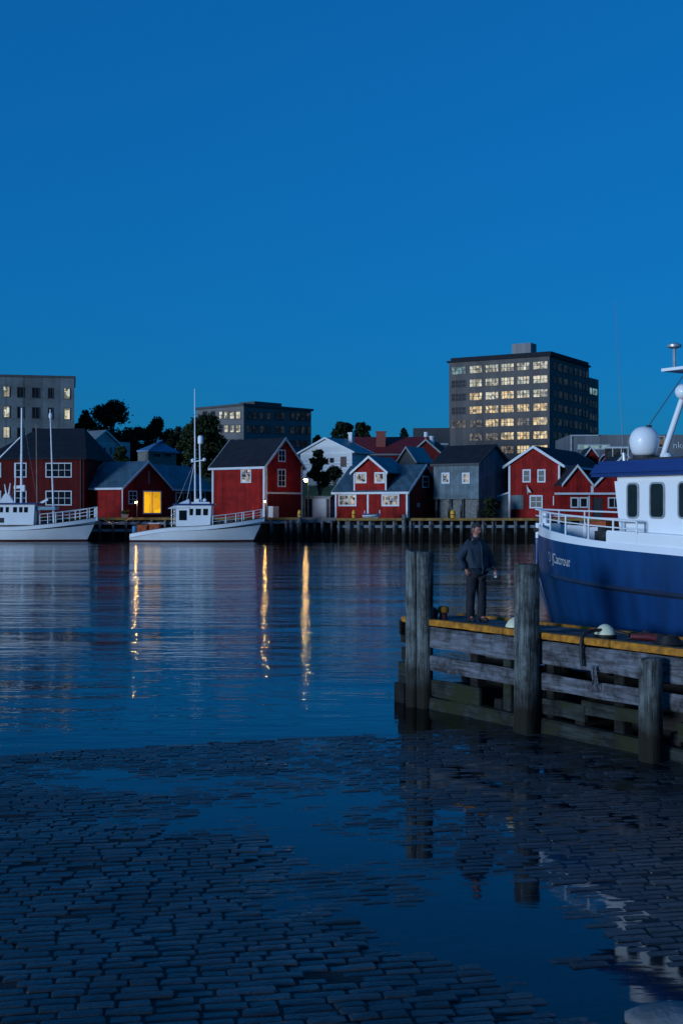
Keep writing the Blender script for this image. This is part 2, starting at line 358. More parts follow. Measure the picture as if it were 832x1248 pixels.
def shore(x): return 19.44+SHK*x
def hgt(x,y):
    sw=sh=0
    for cx_,cy_,h in cpts:
        d=(x-cx_)**2+((y-cy_)*1.0)**2+.02
        ww=1/(d*d); sw+=ww; sh+=ww*h
    h=sh/sw
    h+=.006*mnoise.noise(Vector((x*1.1,y*1.1,0)))*2+.003*mnoise.noise(Vector((x*3,y*3,3)))*2
    # sinks toward the deep beside the pier
    e=y-shore(x)
    return h
ang=R(11); ca,sa=math.cos(ang),math.sin(ang)
mb=MB(); mi=MB()
rowd=.122
r_=-30
vi=0
for ri in range(-20,262):
    v0=ri*rowd+random.uniform(-.004,.004); dd=rowd-.012
    u=-20+random.random()*.3
    while u<22:
        wd=random.choice([.22,.27,.32,.36,.42])*random.uniform(.9,1.1)
        uc,vc=u+wd/2,v0+rowd/2
        x=uc*ca-vc*sa; y=uc*sa+vc*ca
        u+=wd
        if y<3.2 or y>shore(x)-.02+random.uniform(-.02,.02) or abs(x)>2.5+y*.62: continue
        h=hgt(x,y)+random.gauss(0,.0036)
        if random.random()<.02: h-=.02
        g=.004+random.random()*.005
        hu=wd/2-g; hv=rowd/2-g
        tx=random.gauss(0,.014); ty=random.gauss(0,.022)
        wob=[random.uniform(-.007,.007) for _ in range(8)]
        ring=[(-1,-1),(1,-1),(1,1),(-1,1)]
        cr=.014
        def outline(ins,z):
            o_=[]
            k=0
            for (sx_,sy_) in ring:
                c_=cr
                pts=[(sx_*(hu-ins), sy_*(hv-ins-c_)),(sx_*(hu-ins-c_), sy_*(hv-ins))]
                if sx_*sy_>0: pts=pts
                else: pts=pts[::-1]
                for (a_,b_) in pts:
                    a2=a_+wob[k]*.8; b2=b_+wob[(k+3)%8]; k+=1
                    zz=h+z+a2*tx+b2*ty
                    U=uc+a2; V=vc+b2
                    o_.append((U*ca-V*sa,U*sa+V*ca,zz))
            return o_
        o1=outline(0,-.06); o2=outline(.001,-.012); o3=outline(.011,0.0)
        n=8; fs=[]
        for q in range(2):
            for k in range(n):
                j=(k+1)%n; fs.append((q*n+k,q*n+j,(q+1)*n+j,(q+1)*n+k))
        vs=o1+o2+o3
        cpt=(uc*ca-vc*sa,uc*sa+vc*ca,h+.004)
        vs=vs+[cpt]
        for k in range(n): fs.append((2*n+k,2*n+(k+1)%n,3*n))
        mb.add(vs,fs,random.choice([0,0,0,1,1,2]))
def settmat(name,c):
    m=bpy.data.materials.new(name); m.use_nodes=True; nt=m.node_tree; L=nt.links; b=nt.nodes['Principled BSDF']
    tc=nd(nt,'ShaderNodeTexCoord'); n1=nd(nt,'ShaderNodeTexNoise'); n1.inputs['Scale'].default_value=3.1; n1.inputs['Detail'].default_value=9; n1.inputs['Roughness'].default_value=.7
    L.new(tc.outputs['Object'],n1.inputs['Vector'])
    rp=nd(nt,'ShaderNodeValToRGB'); rp.color_ramp.elements[0].position=.32; rp.color_ramp.elements[1].position=.68
    rp.color_ramp.elements[0].color=(*[k*.45 for k in c],1); rp.color_ramp.elements[1].color=(*[k*1.4 for k in c],1)
    L.new(n1.outputs['Fac'],rp.inputs[0]); L.new(rp.outputs[0],b.inputs['Base Color'])
    n3=nd(nt,'ShaderNodeTexNoise'); n3.inputs['Scale'].default_value=.9; n3.inputs['Detail'].default_value=4; L.new(tc.outputs['Object'],n3.inputs['Vector'])
    mr=nd(nt,'ShaderNodeMapRange'); L.new(n3.outputs['Fac'],mr.inputs[0]); mr.inputs[1].default_value=.35; mr.inputs[2].default_value=.65; mr.inputs[3].default_value=.20; mr.inputs[4].default_value=.42
    L.new(mr.outputs[0],b.inputs['Roughness'])
    n2=nd(nt,'ShaderNodeTexNoise'); n2.inputs['Scale'].default_value=28; n2.inputs['Detail'].default_value=6; L.new(tc.outputs['Object'],n2.inputs['Vector'])
    bp=nd(nt,'ShaderNodeBump'); bp.inputs['Strength'].default_value=.8; bp.inputs['Distance'].default_value=.012
    L.new(n2.outputs['Fac'],bp.inputs['Height']); L.new(bp.outputs[0],b.inputs['Normal'])
    return m
setts=mb.build('cobbled_slipway',[settmat('wet_granite_sett',(.030,.034,.038)),settmat('dark_granite_sett',(.018,.02,.023)),settmat('pale_granite_sett',(.048,.052,.056))],recalc=False)
tag(setts,kind='structure')
# bedding between the setts, dropping off at the edge of the slip
mb=MB(); nx,ny=90,80
M['bedding']=pbr('dark_joint_grit',(.022,.022,.022),.9,var=.4,vs=8,bump=.4,bs=40)
for j in range(ny+1):
    for i in range(nx+1):
        x=-24+i*50/nx; yb=3+(j/ny)*(shore(x)-3-.01)
        mb.v.append((x,yb,hgt(x,yb)-.012))
for j in range(ny):
    for i in range(nx):
        a=j*(nx+1)+i; mb.f.append((a,a+1,a+nx+2,a+nx+1)); mb.m.append(0)
base=len(mb.v)
for i in range(nx+1):
    x=-24+i*50/nx; mb.v.append((x,shore(x)+.1,-3.05))
for i in range(nx):
    mb.f.append((ny*(nx+1)+i,ny*(nx+1)+i+1,base+i+1,base+i)); mb.m.append(0)
tag(mb.build('slipway_bedding',M['bedding'],recalc=False),kind='structure')
# quay behind and beside the camera
mb=MB(); mb.add([(-900,-60,.08),(900,-60,.08),(900,3.05,.08),(-900,3.05,.08),(-900,3.05,.08)],[(0,1,2,3)])
mb.add([(-900,3.05,.08),(-24,3.05,.08),(-24,12,.05),(-900,12,-.2)],[(0,1,2,3)])
tag(mb.build('quay_ground',M['earth'],recalc=False),kind='structure')
# grey kerb stone in the lower right corner
rk=MB(); rk.ball((0,0,0),1,14,0,(.34,.24,.09))
for i,v in enumerate(rk.v):
    n=mnoise.noise(Vector(v)*2.3); rk.v[i]=(v[0]*(1+.2*n),v[1]*(1+.2*n),max(-.08,v[2]*(1+.35*n)))
p=P(822,1250,8.4)
ro=rk.build('boulder',pbr('pale_granite',(.16,.17,.17),.8,var=.35,vs=4,bump=.6,bs=14),smooth='all'); ro.location=(p.x,8.55,.02)
tag(ro,'flat grey granite boulder lying at the edge of the puddle, lower right corner','boulder')

# far shore terrain
def terr(x,y):
    if y<158: return 2.55
    pts=[(158,2.55),(166,3.0),(180,7.2),(200,9.0),(260,11),(420,13),(900,15)]
    for (a,b),(c,d) in zip(pts,pts[1:]):
        if y<=c: 
            z=b+(d-b)*(y-a)/(c-a); break
    else: z=15
    return z
mb=MB(); xs=[-420+i*12 for i in range(71)]; ys=[151.5,158,162,166,170,175,180,190,200,220,260,320,420,600,900]
for y in ys:
    for x in xs:
        mb.v.append((x,y,terr(x,y)+(0 if y<165 else .5*mnoise.noise(Vector((x*.05,y*.05,0))))))
n=len(xs)
for j in range(len(ys)-1):
    for i in range(n-1):
        mb.f.append((j*n+i,j*n+i+1,(j+1)*n+i+1,(j+1)*n+i)); mb.m.append(0 if ys[j]<160 or ys[j]>205 else 1)
tag(mb.build('shore_ground',[M['earth'],M['grass']],recalc=False),kind='structure')
mb=MB(); mb.box(-420,420,151.0,151.5,-3,2.6)
tag(mb.build('seawall',M['bulkhead']),'dark stone seawall behind the wharf pilings along the far shore','wall')

# ------------------------------------------------------------------ buildings
class Bld:
    def __init__(s,name,label,cat,pl,pc,pr,Yc,th,z0=2.6,LA=None,LB=None,group=None):
        t=R(th); c,sn=math.cos(t),math.sin(t); s.c,s.sn,s.Yc,s.z0=c,sn,Yc,z0
        s.Cx=(pc-CX)/F*Yc
        a=(pl-CX)/F; b=(pr-CX)/F
        s.LA=LA or (s.Cx-a*Yc)/(c+a*sn)
        s.LB=LB or (s.Cx-b*Yc)/(b*c-sn)
        s.root=empty(name,(s.Cx-s.LA*c,Yc+s.LA*sn,z0),-t,label,cat,group)
    def z(s,py,Y=None): 
        Y=Y or s.Yc
        return H-(py-HY)/F*Y-s.z0
    def onL(s,px):
        a=(px-CX)/F; q=(s.Cx-a*s.Yc)/(s.c+a*s.sn); return s.LA-q, s.Yc+q*s.sn
    def onR(s,px):
        b=(px-CX)/F; q=(s.Cx-b*s.Yc)/(b*s.c-s.sn); return q, s.Yc+q*s.c
    def rect(s,face,px0,py0,px1,py1):
        f=s.onL if face=='L' else s.onR
        a0,y0=f(px0); a1,y1=f(px1); Y=(y0+y1)/2
        return min(a0,a1),max(a0,a1),s.z(py1,Y),s.z(py0,Y)
    def fbox(s,mb,face,a0,a1,z0,z1,d0,d1,m=0,off=0):
        if face=='L': mb.box(a0,a1,off-d1,off-d0,z0,z1,m)
        else: mb.box(s.LA+off+d0,s.LA+off+d1,a0,a1,z0,z1,m)
    def wall(s,mat,x0,x1,y0,y1,z0,ze,zr=None,axis='x',name='wall'):
        mb=MB()
        if zr is None: mb.box(x0,x1,y0,y1,z0,ze)
        elif axis=='x':
            ym=(y0+y1)/2; mb.prism([(x0,y0,z0),(x0,y1,z0),(x0,y1,ze),(x0,ym,zr),(x0,y0,ze)],(x1-x0,0,0))
        else:
            xm=(x0+x1)/2; mb.prism([(x0,y0,z0),(x1,y0,z0),(x1,y0,ze),(xm,y0,zr),(x0,y0,ze)],(0,y1-y0,0))
        return mb.build(name,mat,s.root)
    def roof(s,mat,x0,x1,y0,y1,ze,zr,axis='x',ov=.35,ev=.35,t=.16,trim='white',tw=.26,fascia=True,ends=(1,1)):
        mb=MB(); tm=MB()
        if axis=='x': W=(y1-y0)/2; mid=(y0+y1)/2; a0,a1=x0-ov,x1+ov
        else: W=(x1-x0)/2; mid=(x0+x1)/2; a0,a1=y0-ov,y1+ov
        sl=(zr-ze)/W; zb=ze-sl*ev+.012; zt=zr+.012
        def pt(a,b,z): return (a,b,z) if axis=='x' else (b,a,z)
        for sg in (-1,1):
            b0=mid+sg*(W+ev)
            mb.prism([pt(a0,b0,zb),pt(a1,b0,zb),pt(a1,mid,zt),pt(a0,mid,zt)],(0,0,t))
            if trim:
                for k,a in enumerate((a0,a1)):
                    if not ends[k]: continue
                    d=-.06 if k==0 else .06
                    tm.prism([pt(a,b0,zb-tw*.5),pt(a,mid,zt-tw*.5),pt(a,mid,zt+t+.03),pt(a,b0,zb+t+.03)],Vector(pt(d,0,0)))
                if fascia:
                    q=b0+sg*.003
                    tm.prism([pt(a0,q,zb-tw*.35),pt(a1,q,zb-tw*.35),pt(a1,q,zb+t),pt(a0,q,zb+t)],Vector(pt(0,sg*.07,0)))
        r=mb.build('roof',mat,s.root)
        if trim: tm.build('bargeboard',M[trim],s.root)
        return r
    def hip(s,mat,x0,x1,y0,y1,ze,zr,r0,r1,ov=.4,name='roof'):
        mb=MB(); ym=(y0+y1)/2
        v=[(x0-ov,y0-ov,ze),(x1+ov,y0-ov,ze),(x1+ov,y1+ov,ze),(x0-ov,y1+ov,ze),(r0,ym,zr),(r1,ym,zr)]
        mb.add(v+[(x,y,z-.2) for x,y,z in v[:4]],[(0,1,5,4),(2,3,4,5),(1,2,5),(3,0,4),(9,8,7,6),(0,6,7,1),(1,7,8,2),(2,8,9,3),(3,9,6,0)])
        return mb.build(name,mat,s.root)
    def win(s,face,px0,py0,px1,py1,cols=2,rows=2,pane='glass',fr='white',fw=.13,mw=.06,off=0,raw=None,name='window'):
        a0,a1,z0,z1=raw or s.rect(face,px0,py0,px1,py1)
        mb=MB(); B=lambda *q,**k: s.fbox(mb,face,*q,**k)
        B(a0,a1,z0,z0+fw,.005,.09,off=off); B(a0,a1,z1-fw,z1,.005,.09,off=off)
        B(a0,a0+fw,z0+fw,z1-fw,.005,.09,off=off); B(a1-fw,a1,z0+fw,z1-fw,.005,.09,off=off)
        for k in range(1,cols):
            a=a0+fw+(a1-a0-2*fw)*k/cols; B(a-mw/2,a+mw/2,z0+fw,z1-fw,.02,.075,off=off)
        for k in range(1,rows):
            z=z0+fw+(z1-z0-2*fw)*k/rows; B(a0+fw,a1-fw,z-mw/2,z+mw/2,.022,.07,off=off)
        w_=mb.build(name,M[fr],s.root)
        pb=MB(); s.fbox(pb,face,a0+fw*.8,a1-fw*.8,z0+fw*.8,z1-fw*.8,.008,.03,off=off)
        pb.build('pane',M[pane],w_)
        return w_
    def strip(s,face,px,py0,py1,w=.22,mat='white',off=0):  # corner board
        a,Y=(s.onL if face=='L' else s.onR)(px)
        mb=MB(); s.fbox(mb,face,a-w/2,a+w/2,s.z(py1,Y),s.z(py0,Y),.006,.05,off=off); return mb.build('corner_board',M[mat],s.root)

# grey apartment block, far left
b=Bld('apartment_block','tall pale grey apartment block with narrow lit windows, far left','apartment block',-60,91,93,205,-12.3,z0=8,LB=16)
zt=b.z(461); b.wall(M['concrete'],0,b.LA,0,b.LB,0,zt)
mb=MB(); mb.box(-.2,b.LA+.2,-.2,b.LB+.2,zt+.003,zt+.35); mb.build('parapet',M['charcoal'],b.root)
for ri,(y0,y1) in enumerate([(470.5,484),(494.5,509),(520,534),(545,559)]):
    for ci,(x0,x1) in enumerate([(-28,-22),(4,12.5),(21,29.5),(39,48.5),(58.5,65),(78,86)]):
        lit= ci in (1,5) 
        fc='L'
        b.win(fc,x0,y0+ (ci*.5 if ci>1 else 0),x1,y1+(ci*.5 if ci>1 else 0),2,1,'litwhite' if lit and not(ci==1 and ri==2 and False) else 'glass','charcoal',fw=.1)

# big dark-roofed red warehouse
b=Bld('red_warehouse','large dark red warehouse with steep black hipped roof behind the left fishing boat','warehouse',-16,103,200,156,5,LB=13)
ze,zr=b.z(558),b.z(521,161)
b.wall(M['dred'],0,b.LA,0,b.LB,0,ze)
b.hip(M['roofdark'],0,b.LA,0,b.LB,ze,zr,b.onL(26)[0],b.onL(85)[0])
for y0,y1 in ((564,582),(598,616)):
    b.win('L',56,y0,88,y1,4,2); b.win('L',18,y0,33,y1,2,2)
    b.win('L',-12,y0,2,y1,2,2)
mb=MB(); b.fbox(mb,'L',b.LA-.5,b.LA-.38,0,ze,.05,.17); mb.build('downpipe',M['dark'],b.root)

# pale house behind
b=Bld('pale_house','pale grey clapboard house with a gable, below the trees at left','house',88,108.5,147,196,42,z0=8)
ze,zr=b.z(541.5),b.z(526,200)
b.wall(M['palewall'],0,b.LA,0,b.LB,0,ze,zr); b.roof(M['roofmid'],0,b.LA,0,b.LB,ze,zr)
for x0,x1 in ((115,121.5),(126,129.5),(133.5,137),(139,142)): b.win('R',x0,544.5,x1,554.5,1,2,fr='palewall',fw=.12)
q=b.onR(159)[0]; b.wall(M['palewall'],b.LA-5,b.LA-.05,b.LB+.01,q,0,b.z(539.5,203),name='side_wing')

# small house with blue roof
b=Bld('blue_roofed_house','small dark stone house with a blue metal hipped roof among the trees','house',168,181,215,190,30,z0=8)
b.wall(M['stone'],0,b.LA,0,b.LB,0,b.z(549.5))
b.hip(pbr('blue_metal_roof',(.06,.17,.30),.45,var=.1),.5,b.LA,0,b.LB,b.z(550)+.15,b.z(537,195),2.2,b.LA*.6)
b.win('R',186,552,196,558,3,1,fr='roofmid'); b.win('R',200,552,209,558,3,1,fr='roofmid')

# cross-gabled red shed with yellow door
b=Bld('red_shed','red waterside shed with slate blue roofs and a bright yellow lit doorway','shed',100,150,207,155,33)
ze=b.z(593.5); zr=b.z(563.5,159)
b.wall(M['red'],0,b.LA,0,b.LB,0,ze,zr); b.roof(M['roof'],0,b.LA,0,b.LB,ze,zr,ov=.3)
wg=b.onR(258)[0]; W2=(zr-.15-ze)/((zr-ze)/(b.LB/2))
b.wall(M['red'],b.LA-2*W2,b.LA-.04,b.LB-.0,wg,0,ze,ze+(zr-ze)*W2/(b.LB/2),axis='y',name='wing_wall')
mb=MB(); x1=b.LA-.04; xm=x1-W2; zz=ze+(zr-ze)*W2/(b.LB/2)
mb.prism([(x1+.35,b.LB*.52,ze-.25),(x1+.35,wg+.3,ze-.25),(xm,wg+.3,zz+.01),(xm,b.LB*.52,zz+.01)],(0,0,.15))
mb.prism([(x1-2*W2-.35,b.LB*.52,ze-.25),(x1-2*W2-.35,wg+.3,ze-.25),(xm,wg+.3,zz+.01),(xm,b.LB*.52,zz+.01)],(0,0,.15))
# keep the wing roof out of the gable front: only beyond the gable
mb=MB(); y0w=b.LB+.36
mb.prism([(x1+.35,y0w,ze-.25),(x1+.35,wg+.3,ze-.25),(xm,wg+.3,zz+.01),(xm,b.LB*.5+.2,zz+.01)],(0,0,.15))
mb.build('wing_roof',M['roof'],b.root)
mb=MB(); mb.box(x1+.353,x1+.42,y0w,wg+.3,ze-.36,ze-.1); mb.build('fascia',M['white'],b.root)
b.win('R',156.5,598,167,614.5,2,3)
dr=b.win('R',174,598,196.5,626.5,2,1,'litshed',fw=.16,mw=.1,name='door')
b.win('R',214,600,232,627,2,1,'glass',fw=.14,name='door'); b.win('R',240,600,250,613,2,2)
for px in (100.8,149.6): b.strip('L',px,594,631,.16)
mb=MB(); a,Yy=b.onR(181.5); b.fbox(mb,'R',a-.07,a+.07,b.z(590,Yy),b.z(574,Yy),.005,.06); mb.build('ventilation_slot',M['waler'],b.root)

# tall red house
b=Bld('tall_red_house','tall red house with black roof and white trim beside the street lamp','house',258,323,369,152,38)
ze=b.z(567); zr=b.z(535.5,156)
b.wall(M['red'],0,b.LA,0,b.LB,0,ze,zr); b.roof(M['roofdark'],0,b.LA,0,b.LB,ze,zr,ov=.25,tw=.34)
b.win('L',294,571,306.5,588.5,2,3,'lithouse',fw=.17)
b.win('R',338.5,548,347.5,563,2,2,fw=.14); b.win('R',338,571.5,347.8,593.5,2,3,fw=.16)
for px in (259.5,321.8): b.strip('L',px,568,631,.3)
for px in (324.6,367.5): b.strip('R',px,568,631,.26)
a0,a1,z0,z1=b.rect('R',325,600,368,602)
mb=MB(); b.fbox(mb,'R',a0,a1,z0,z1,.006,.12); mb.build('storey_trim',M['white'],b.root)
a0,a1,z0,z1=b.rect('R',327,603,367,631)
mb=MB(); b.fbox(mb,'R',a0,a1,.02,z1,.006,.04); mb.build('garage_door',M['dred'],b.root)
a0,a1,z0,z1=b.rect('R',326,617,333,631)
mb=MB(); b.fbox(mb,'R',a0,a1,.02,z1,.05,.9); b1=mb.build('meter_cabinet',M['metal'],b.root)

# office block behind
b=Bld('office_block','low dark office block with flat roof and pale lit windows behind the tall red house','office block',240,297,379,262,44,z0=9)
zt=b.z(494.5); b.wall(M['blockwall'],0,b.LA,0,b.LB,0,zt)
mb=MB(); mb.box(-.4,b.LA+.4,-.4,b.LB+.4,zt+.003,zt+.5); mb.build('parapet',M['charcoal'],b.root)
mb=MB(); mb.box(b.LA-6,b.LA-1,4,12,zt+.503,zt+1.3); mb.build('roof_plant',M['charcoal'],b.root)
for r_i,(y0,y1) in enumerate(((501,511),(517.5,527.5),(535,544))):
    for k,(x0,x1) in enumerate(((247,253),(257,262.5),(267,272),(273,278.5),(280,286),(287.5,293.8))):
        b.win('L',x0,y0,x1,y1,1,2,'litwhite' if (k>1 and r_i==0) or (k>2 and r_i==1) else 'glassblue','charcoal',fw=.14,mw=.1)
    for k,x0 in enumerate((300.5,308,316,324,334.5,341.5,353,360,366.5,373)):
        b.win('R',x0,y0+.5+k*.15,x0+5.8,y1+.5+k*.15,1,2,'glassdim' if (k*7+r_i*3)%4 else 'glassblue','charcoal',fw=.14,mw=.1)

# white storage shed beside street lamp
b=Bld('storage_shed','low white storage shed with sliding door between the two red houses','shed',371,402,410,158,10,LB=4)
zt=b.z(606); b.wall(M['palewall'],0,b.LA,0,b.LB,0,zt)
mb=MB(); mb.box(-.2,b.LA+.2,-.3,b.LB+.2,zt+.003,zt+.16); mb.build('roof',M['roofmid'],b.root)
b.win('L',372,608,380.5,630,2,2,fr='dark',fw=.1)
a0,a1,z0,z1=b.rect('L',381.5,608,397,630.5); mb=MB(); b.fbox(mb,'L',a0,a1,.02,z1,.005,.06); mb.build('door',M['white'],b.root)
a0,a1,z0,z1=b.rect('L',398,608,401,631); mb=MB(); b.fbox(mb,'L',a0,a1,.02,z1,.005,.03); mb.build('door',M['dark'],b.root)

# low garden wall behind, grass bank above shed
mb=MB(); p=P(376,587,181); q=P(415,587,181); mb.box(p.x,q.x,180.8,181.1,p.z-1.5,p.z+.6)
tag(mb.build('garden_wall',M['palewall']),'low pale garden wall above the grass bank beside the lamp','wall')

# red house with dormer
b=Bld('dormer_house','red house with blue roof and a wide gabled dormer, centre of the wharf','house',408,496.5,536,150,30)
ze=b.z(598.5); zr=b.z(567.5,154)
b.wall(M['red'],0,b.LA,0,b.LB,0,ze,zr); b.roof(M['roof'],0,b.LA,0,b.LB,ze,zr,ov=.3,tw=.3)
x0,_=b.onL(431.5); x1,_=b.onL(470.5); zde=b.z(573.5); zdr=b.z(556); xm=(x0+x1)/2
dz=lambda z:(z-ze)/((zr-ze)/(b.LB/2))     # depth where main roof reaches z
mb=MB(); yb=b.LB*.5
mb.prism([(x0,-.03,ze-.3),(x1,-.03,ze-.3),(x1,-.03,zde),(xm,-.03,zdr),(x0,-.03,zde)],(0,yb,0)); dm=mb.build('dormer',M['red'],b.root)
mb=MB(); tm=MB(); W=(x1-x0)/2; sl=(zdr-zde)/W
for sg in (-1,1):
    bx=xm+sg*(W+.4); zb=zde-sl*.4+.012
    mb.prism([(bx,-.4,zb),(bx,b.LB*.62,zb),(xm,b.LB*.62,zdr+.012),(xm,-.4,zdr+.012)],(0,0,.15))
    tm.prism([(bx,-.4,zb-.14),(xm,-.4,zdr-.14),(xm,-.4,zdr+.2),(bx,-.4,zb+.18)],(0,-.06,0))
mb.build('dormer_roof',M['roof'],dm); tm.build('bargeboard',M['white'],dm)
b.win('L',433.5,575.5,447,589,2,1,'lithouse',fw=.2,off=-.03); b.win('L',456.5,575.5,469,589,2,1,'lithouse',fw=.2,off=-.03)
b.win('L',412.5,602,434.5,617,3,2,'lithouse',fw=.2); b.win('L',465,602,486.5,617,3,2,'lithouse',fw=.2)
b.win('R',514,580,522,594.5,1,2,fw=.15)
for px in (409.2,448.2,495.6): b.strip('L',px,600,631,.24)
b.strip('L',431.8,574,598,.2,off=-.03); b.strip('L',470.2,574,598,.2,off=-.03)
for px in (497.6,535): b.strip('R',px,599,631,.2)
mb=MB(); a,Yy=b.onR(508.5); b.fbox(mb,'R',a-.25,a+.25,b.z(618,Yy),b.z(613,Yy),.006,.2); mb.build('meter_box',M['metal'],b.root)

# white house above
b=Bld('white_gabled_house','white gabled house with grey roof and a white chimney on the slope','house',366,429,451,186,33,z0=6)
ze=b.z(550); zr=b.z(534,188)
b.wall(M['whitewall'],0,b.LA,0,b.LB,0,ze,zr,axis='y'); b.roof(M['roofmid'],0,b.LA,0,b.LB,ze,zr,axis='y',trim='white',ov=.3,ev=.5,tw=.2)
b.win('L',402,558,407,564,1,2,fr='dark'); 
a0,a1,z0,z1=b.rect('L',415,556.5,422,569); mb=MB(); b.fbox(mb,'L',a0,a1,z0,z1,.005,.08); mb.build('door',pbr('brown_door',(.09,.05,.05),.7),b.root)
for px in (427.5,): b.strip('L',px,551,572,.3)
mb=MB(); cx_=b.LA/2+1.2; zc=zr-.6; mb.box(cx_-.32,cx_+.32,5,5.64,zc-.4,zc+1.5); mb.box(cx_-.42,cx_+.42,4.9,5.74,zc+1.5,zc+1.75); mb.build('chimney',M['white'],b.root)

# long red-roofed building
b=Bld('long_red_building','long building with a dark red roof and a red brick chimney stack','house',425,524,545,208,3,z0=8,LB=12)
ze=b.z(553); zr=b.z(533.5,214)
b.wall(M['dred'],0,b.LA,0,b.LB,0,ze,zr); b.roof(M['redroof'],0,b.LA,0,b.LB,ze,zr,trim='roofmid')
mb=MB(); a,Yy=b.onL(463.5); mb.box(a-.8,a+.8,2.2,3.8,ze-.5,b.z(526.5,211)); mb.box(a-.95,a+.95,2.05,3.95,b.z(526.5,211),b.z(525.7,211)); mb.build('chimney',M['brick'],b.root)

# two small dark gabled outbuildings right of it, with vents
b=Bld('dark_gabled_shed','dark gabled shed with grey roof sheets behind the dormer house','shed',486,506,524,170,35,z0=5)
ze=b.z(560); zr=b.z(546,172)
b.wall(M['charcoal'],0,b.LA,0,b.LB,0,ze,zr,axis='y'); b.roof(M['roofmid'],0,b.LA,0,b.LB,ze,zr,axis='y',trim='roofmid')
b=Bld('dark_red_shed','dark red gabled shed with pale roof edges left of the tower','shed',500,538,552,188,15,z0=6)
ze=b.z(553); zr=b.z(537,190)
b.wall(M['dred'],0,b.LA,0,b.LB,0,ze,zr,axis='y'); b.roof(M['roofdark'],0,b.LA,0,b.LB,ze,zr,axis='y',trim='roofmid')
mb=MB(); x=b.onL(518)[0]; mb.tube((x,.6,ze-1),(x,.6,b.z(532)),.22,n=10,m=0); mb.tube((x,.6,b.z(532)),(x,.6,b.z(526)),.34,n=12,m=1); mb.build('flue_pipe',[M['brick'],M['white']],b.root)
mb=MB(); x=b.onL(524.5)[0]; zq=b.z(541); zw=b.z(531); mb.lathe([(.25,zq-1),(.4,zq),(.42,zq+.5),(.3,zw-.35),(.42,zw-.25),(.42,zw)],(x,.9,0),14); mb.build('vent_cowl',M['white'],b.root,smooth=True)

# dark flat building between
b=Bld('dark_flat_building','long black flat-roofed building just left of the tower','building',503,548,560,285,5,z0=9,LB=14)
b.wall(M['charcoal'],0,b.LA,0,b.LB,0,b.z(521.5))
a0,a1,z0,z1=b.rect('L',527,540.5,546,542); mb=MB(); b.fbox(mb,'L',a0,a1,z0,z1,.01,.3); mb.build('canopy_edge',M['whitewall'],b.root)

# grey two-tone house
b=Bld('grey_boarded_house','grey boarded house with black roof raised on a dark stone undercroft','house',528,583,620,150,36)
ze=b.z(564); zr=b.z(543.5,154); zf=b.z(606.5)
b.wall(M['greyboard'],0,b.LA,0,b.LB,zf,ze,zr); b.roof(M['roofdark'],0,b.LA,0,b.LB,ze,zr,ov=.25,trim='charcoal')
b.win('L',538,576,548,589.5,1,2,'lithouse',fw=.2); b.win('L',563,576,572.5,589.5,1,2,'lithouse',fw=.2)
b.wall(M['stone'],.4,b.LA-.3,.7,b.LB-.3,0,zf-.003,name='undercroft')
mb=MB()
for px in (530,545,560,583): 
    a=min(b.onL(px)[0]+.1,b.LA-.2); mb.box(a-.12,a+.12,.05,.29,0,zf-.003)
mb.build('undercroft_post',M['piling'],b.root)
mb=MB(); mb.box(-.05,b.LA+.06,-.06,b.LB,zf-.15,zf-.004); mb.build('sill_beam',M['greyboard'],b.root)

# tower
TY=320
b=Bld('office_tower','tall brown-grey office tower with rows of lit windows','office tower',547,669,717,TY,31,z0=11)
zt=b.z(434); b.wall(M['towerwall'],0,b.LA,0,b.LB,0,zt)
mb=MB(); mb.box(-.5,b.LA+.5,-.5,b.LB+.3,zt+.003,zt+.5)
v=[(b.LA*.1,3,zt+.503),(b.LA,2,zt+.503),(b.LA-.2,b.LB-.2,zt+.503),(b.LA*.1,b.LB-.2,zt+.503)]
mb.prism([(0,1,zt+.503),(b.LA,1,zt+.503),(b.LA,b.LB-.1,zt+.503),(0,b.LB-.1,zt+.503)],(0,0,.9)); mb.build('roof_slab',M['roofdark'],b.root)
mb=MB(); mb.box(b.onL(604)[0]+2,b.onL(627)[0]+2,6,10,zt+1.4,b.z(423,TY+18)); mb.build('plant_room',M['modern'],b.root)
cols=[(549.7,567.7),(571.6,587.5),(590.8,607.4),(609.8,626.3),(629.3,645.2),(648.8,667.2)]
lm=["cwwwww","dwwgww","dwwlll","dwlllg","nllhhh","_nllhl","__nlll"]
key={'c':'litcool','w':'litwhite','g':'litwhite','d':'glassblue','l':'lit','h':'lit','n':'litdim'}
lm=["cwwwww","dwwwww","dlwlww","dlllll","nnllnl","_nnlll","___nll"]
zr0=b.z(439.3); pitch=17.05/F*TY; wh=10.4/F*TY
for r_i,row in enumerate(lm):
    for c_i,ch in enumerate(row):
        if ch=='_': continue
        a0,_=b.onL(cols[c_i][0]); a1,_=b.onL(cols[c_i][1]); z1=zr0-r_i*pitch
        b.win('L',0,0,0,0,4,2,key[ch],'towerwall',fw=.16,mw=.13,raw=(a0,a1,z1-wh,z1))
        mb=MB(); 
for r_i in range(6):
    z1=zr0-r_i*pitch
    for c_i,(x0,x1) in enumerate([(673,678.3),(679.3,684.5),(686,691.5),(692.7,697.8),(699,703.2),(704.4,708.3),(709.3,712.3),(713,716)]):
        a0,_=b.onR(x0); a1,_=b.onR(x1)
        b.win('R',0,0,0,0,1,1,'glassdim' if (c_i*5+r_i*3)%3 else 'glassblue','charcoal',fw=.12,raw=(a0,a1,z1-wh*.95,z1))
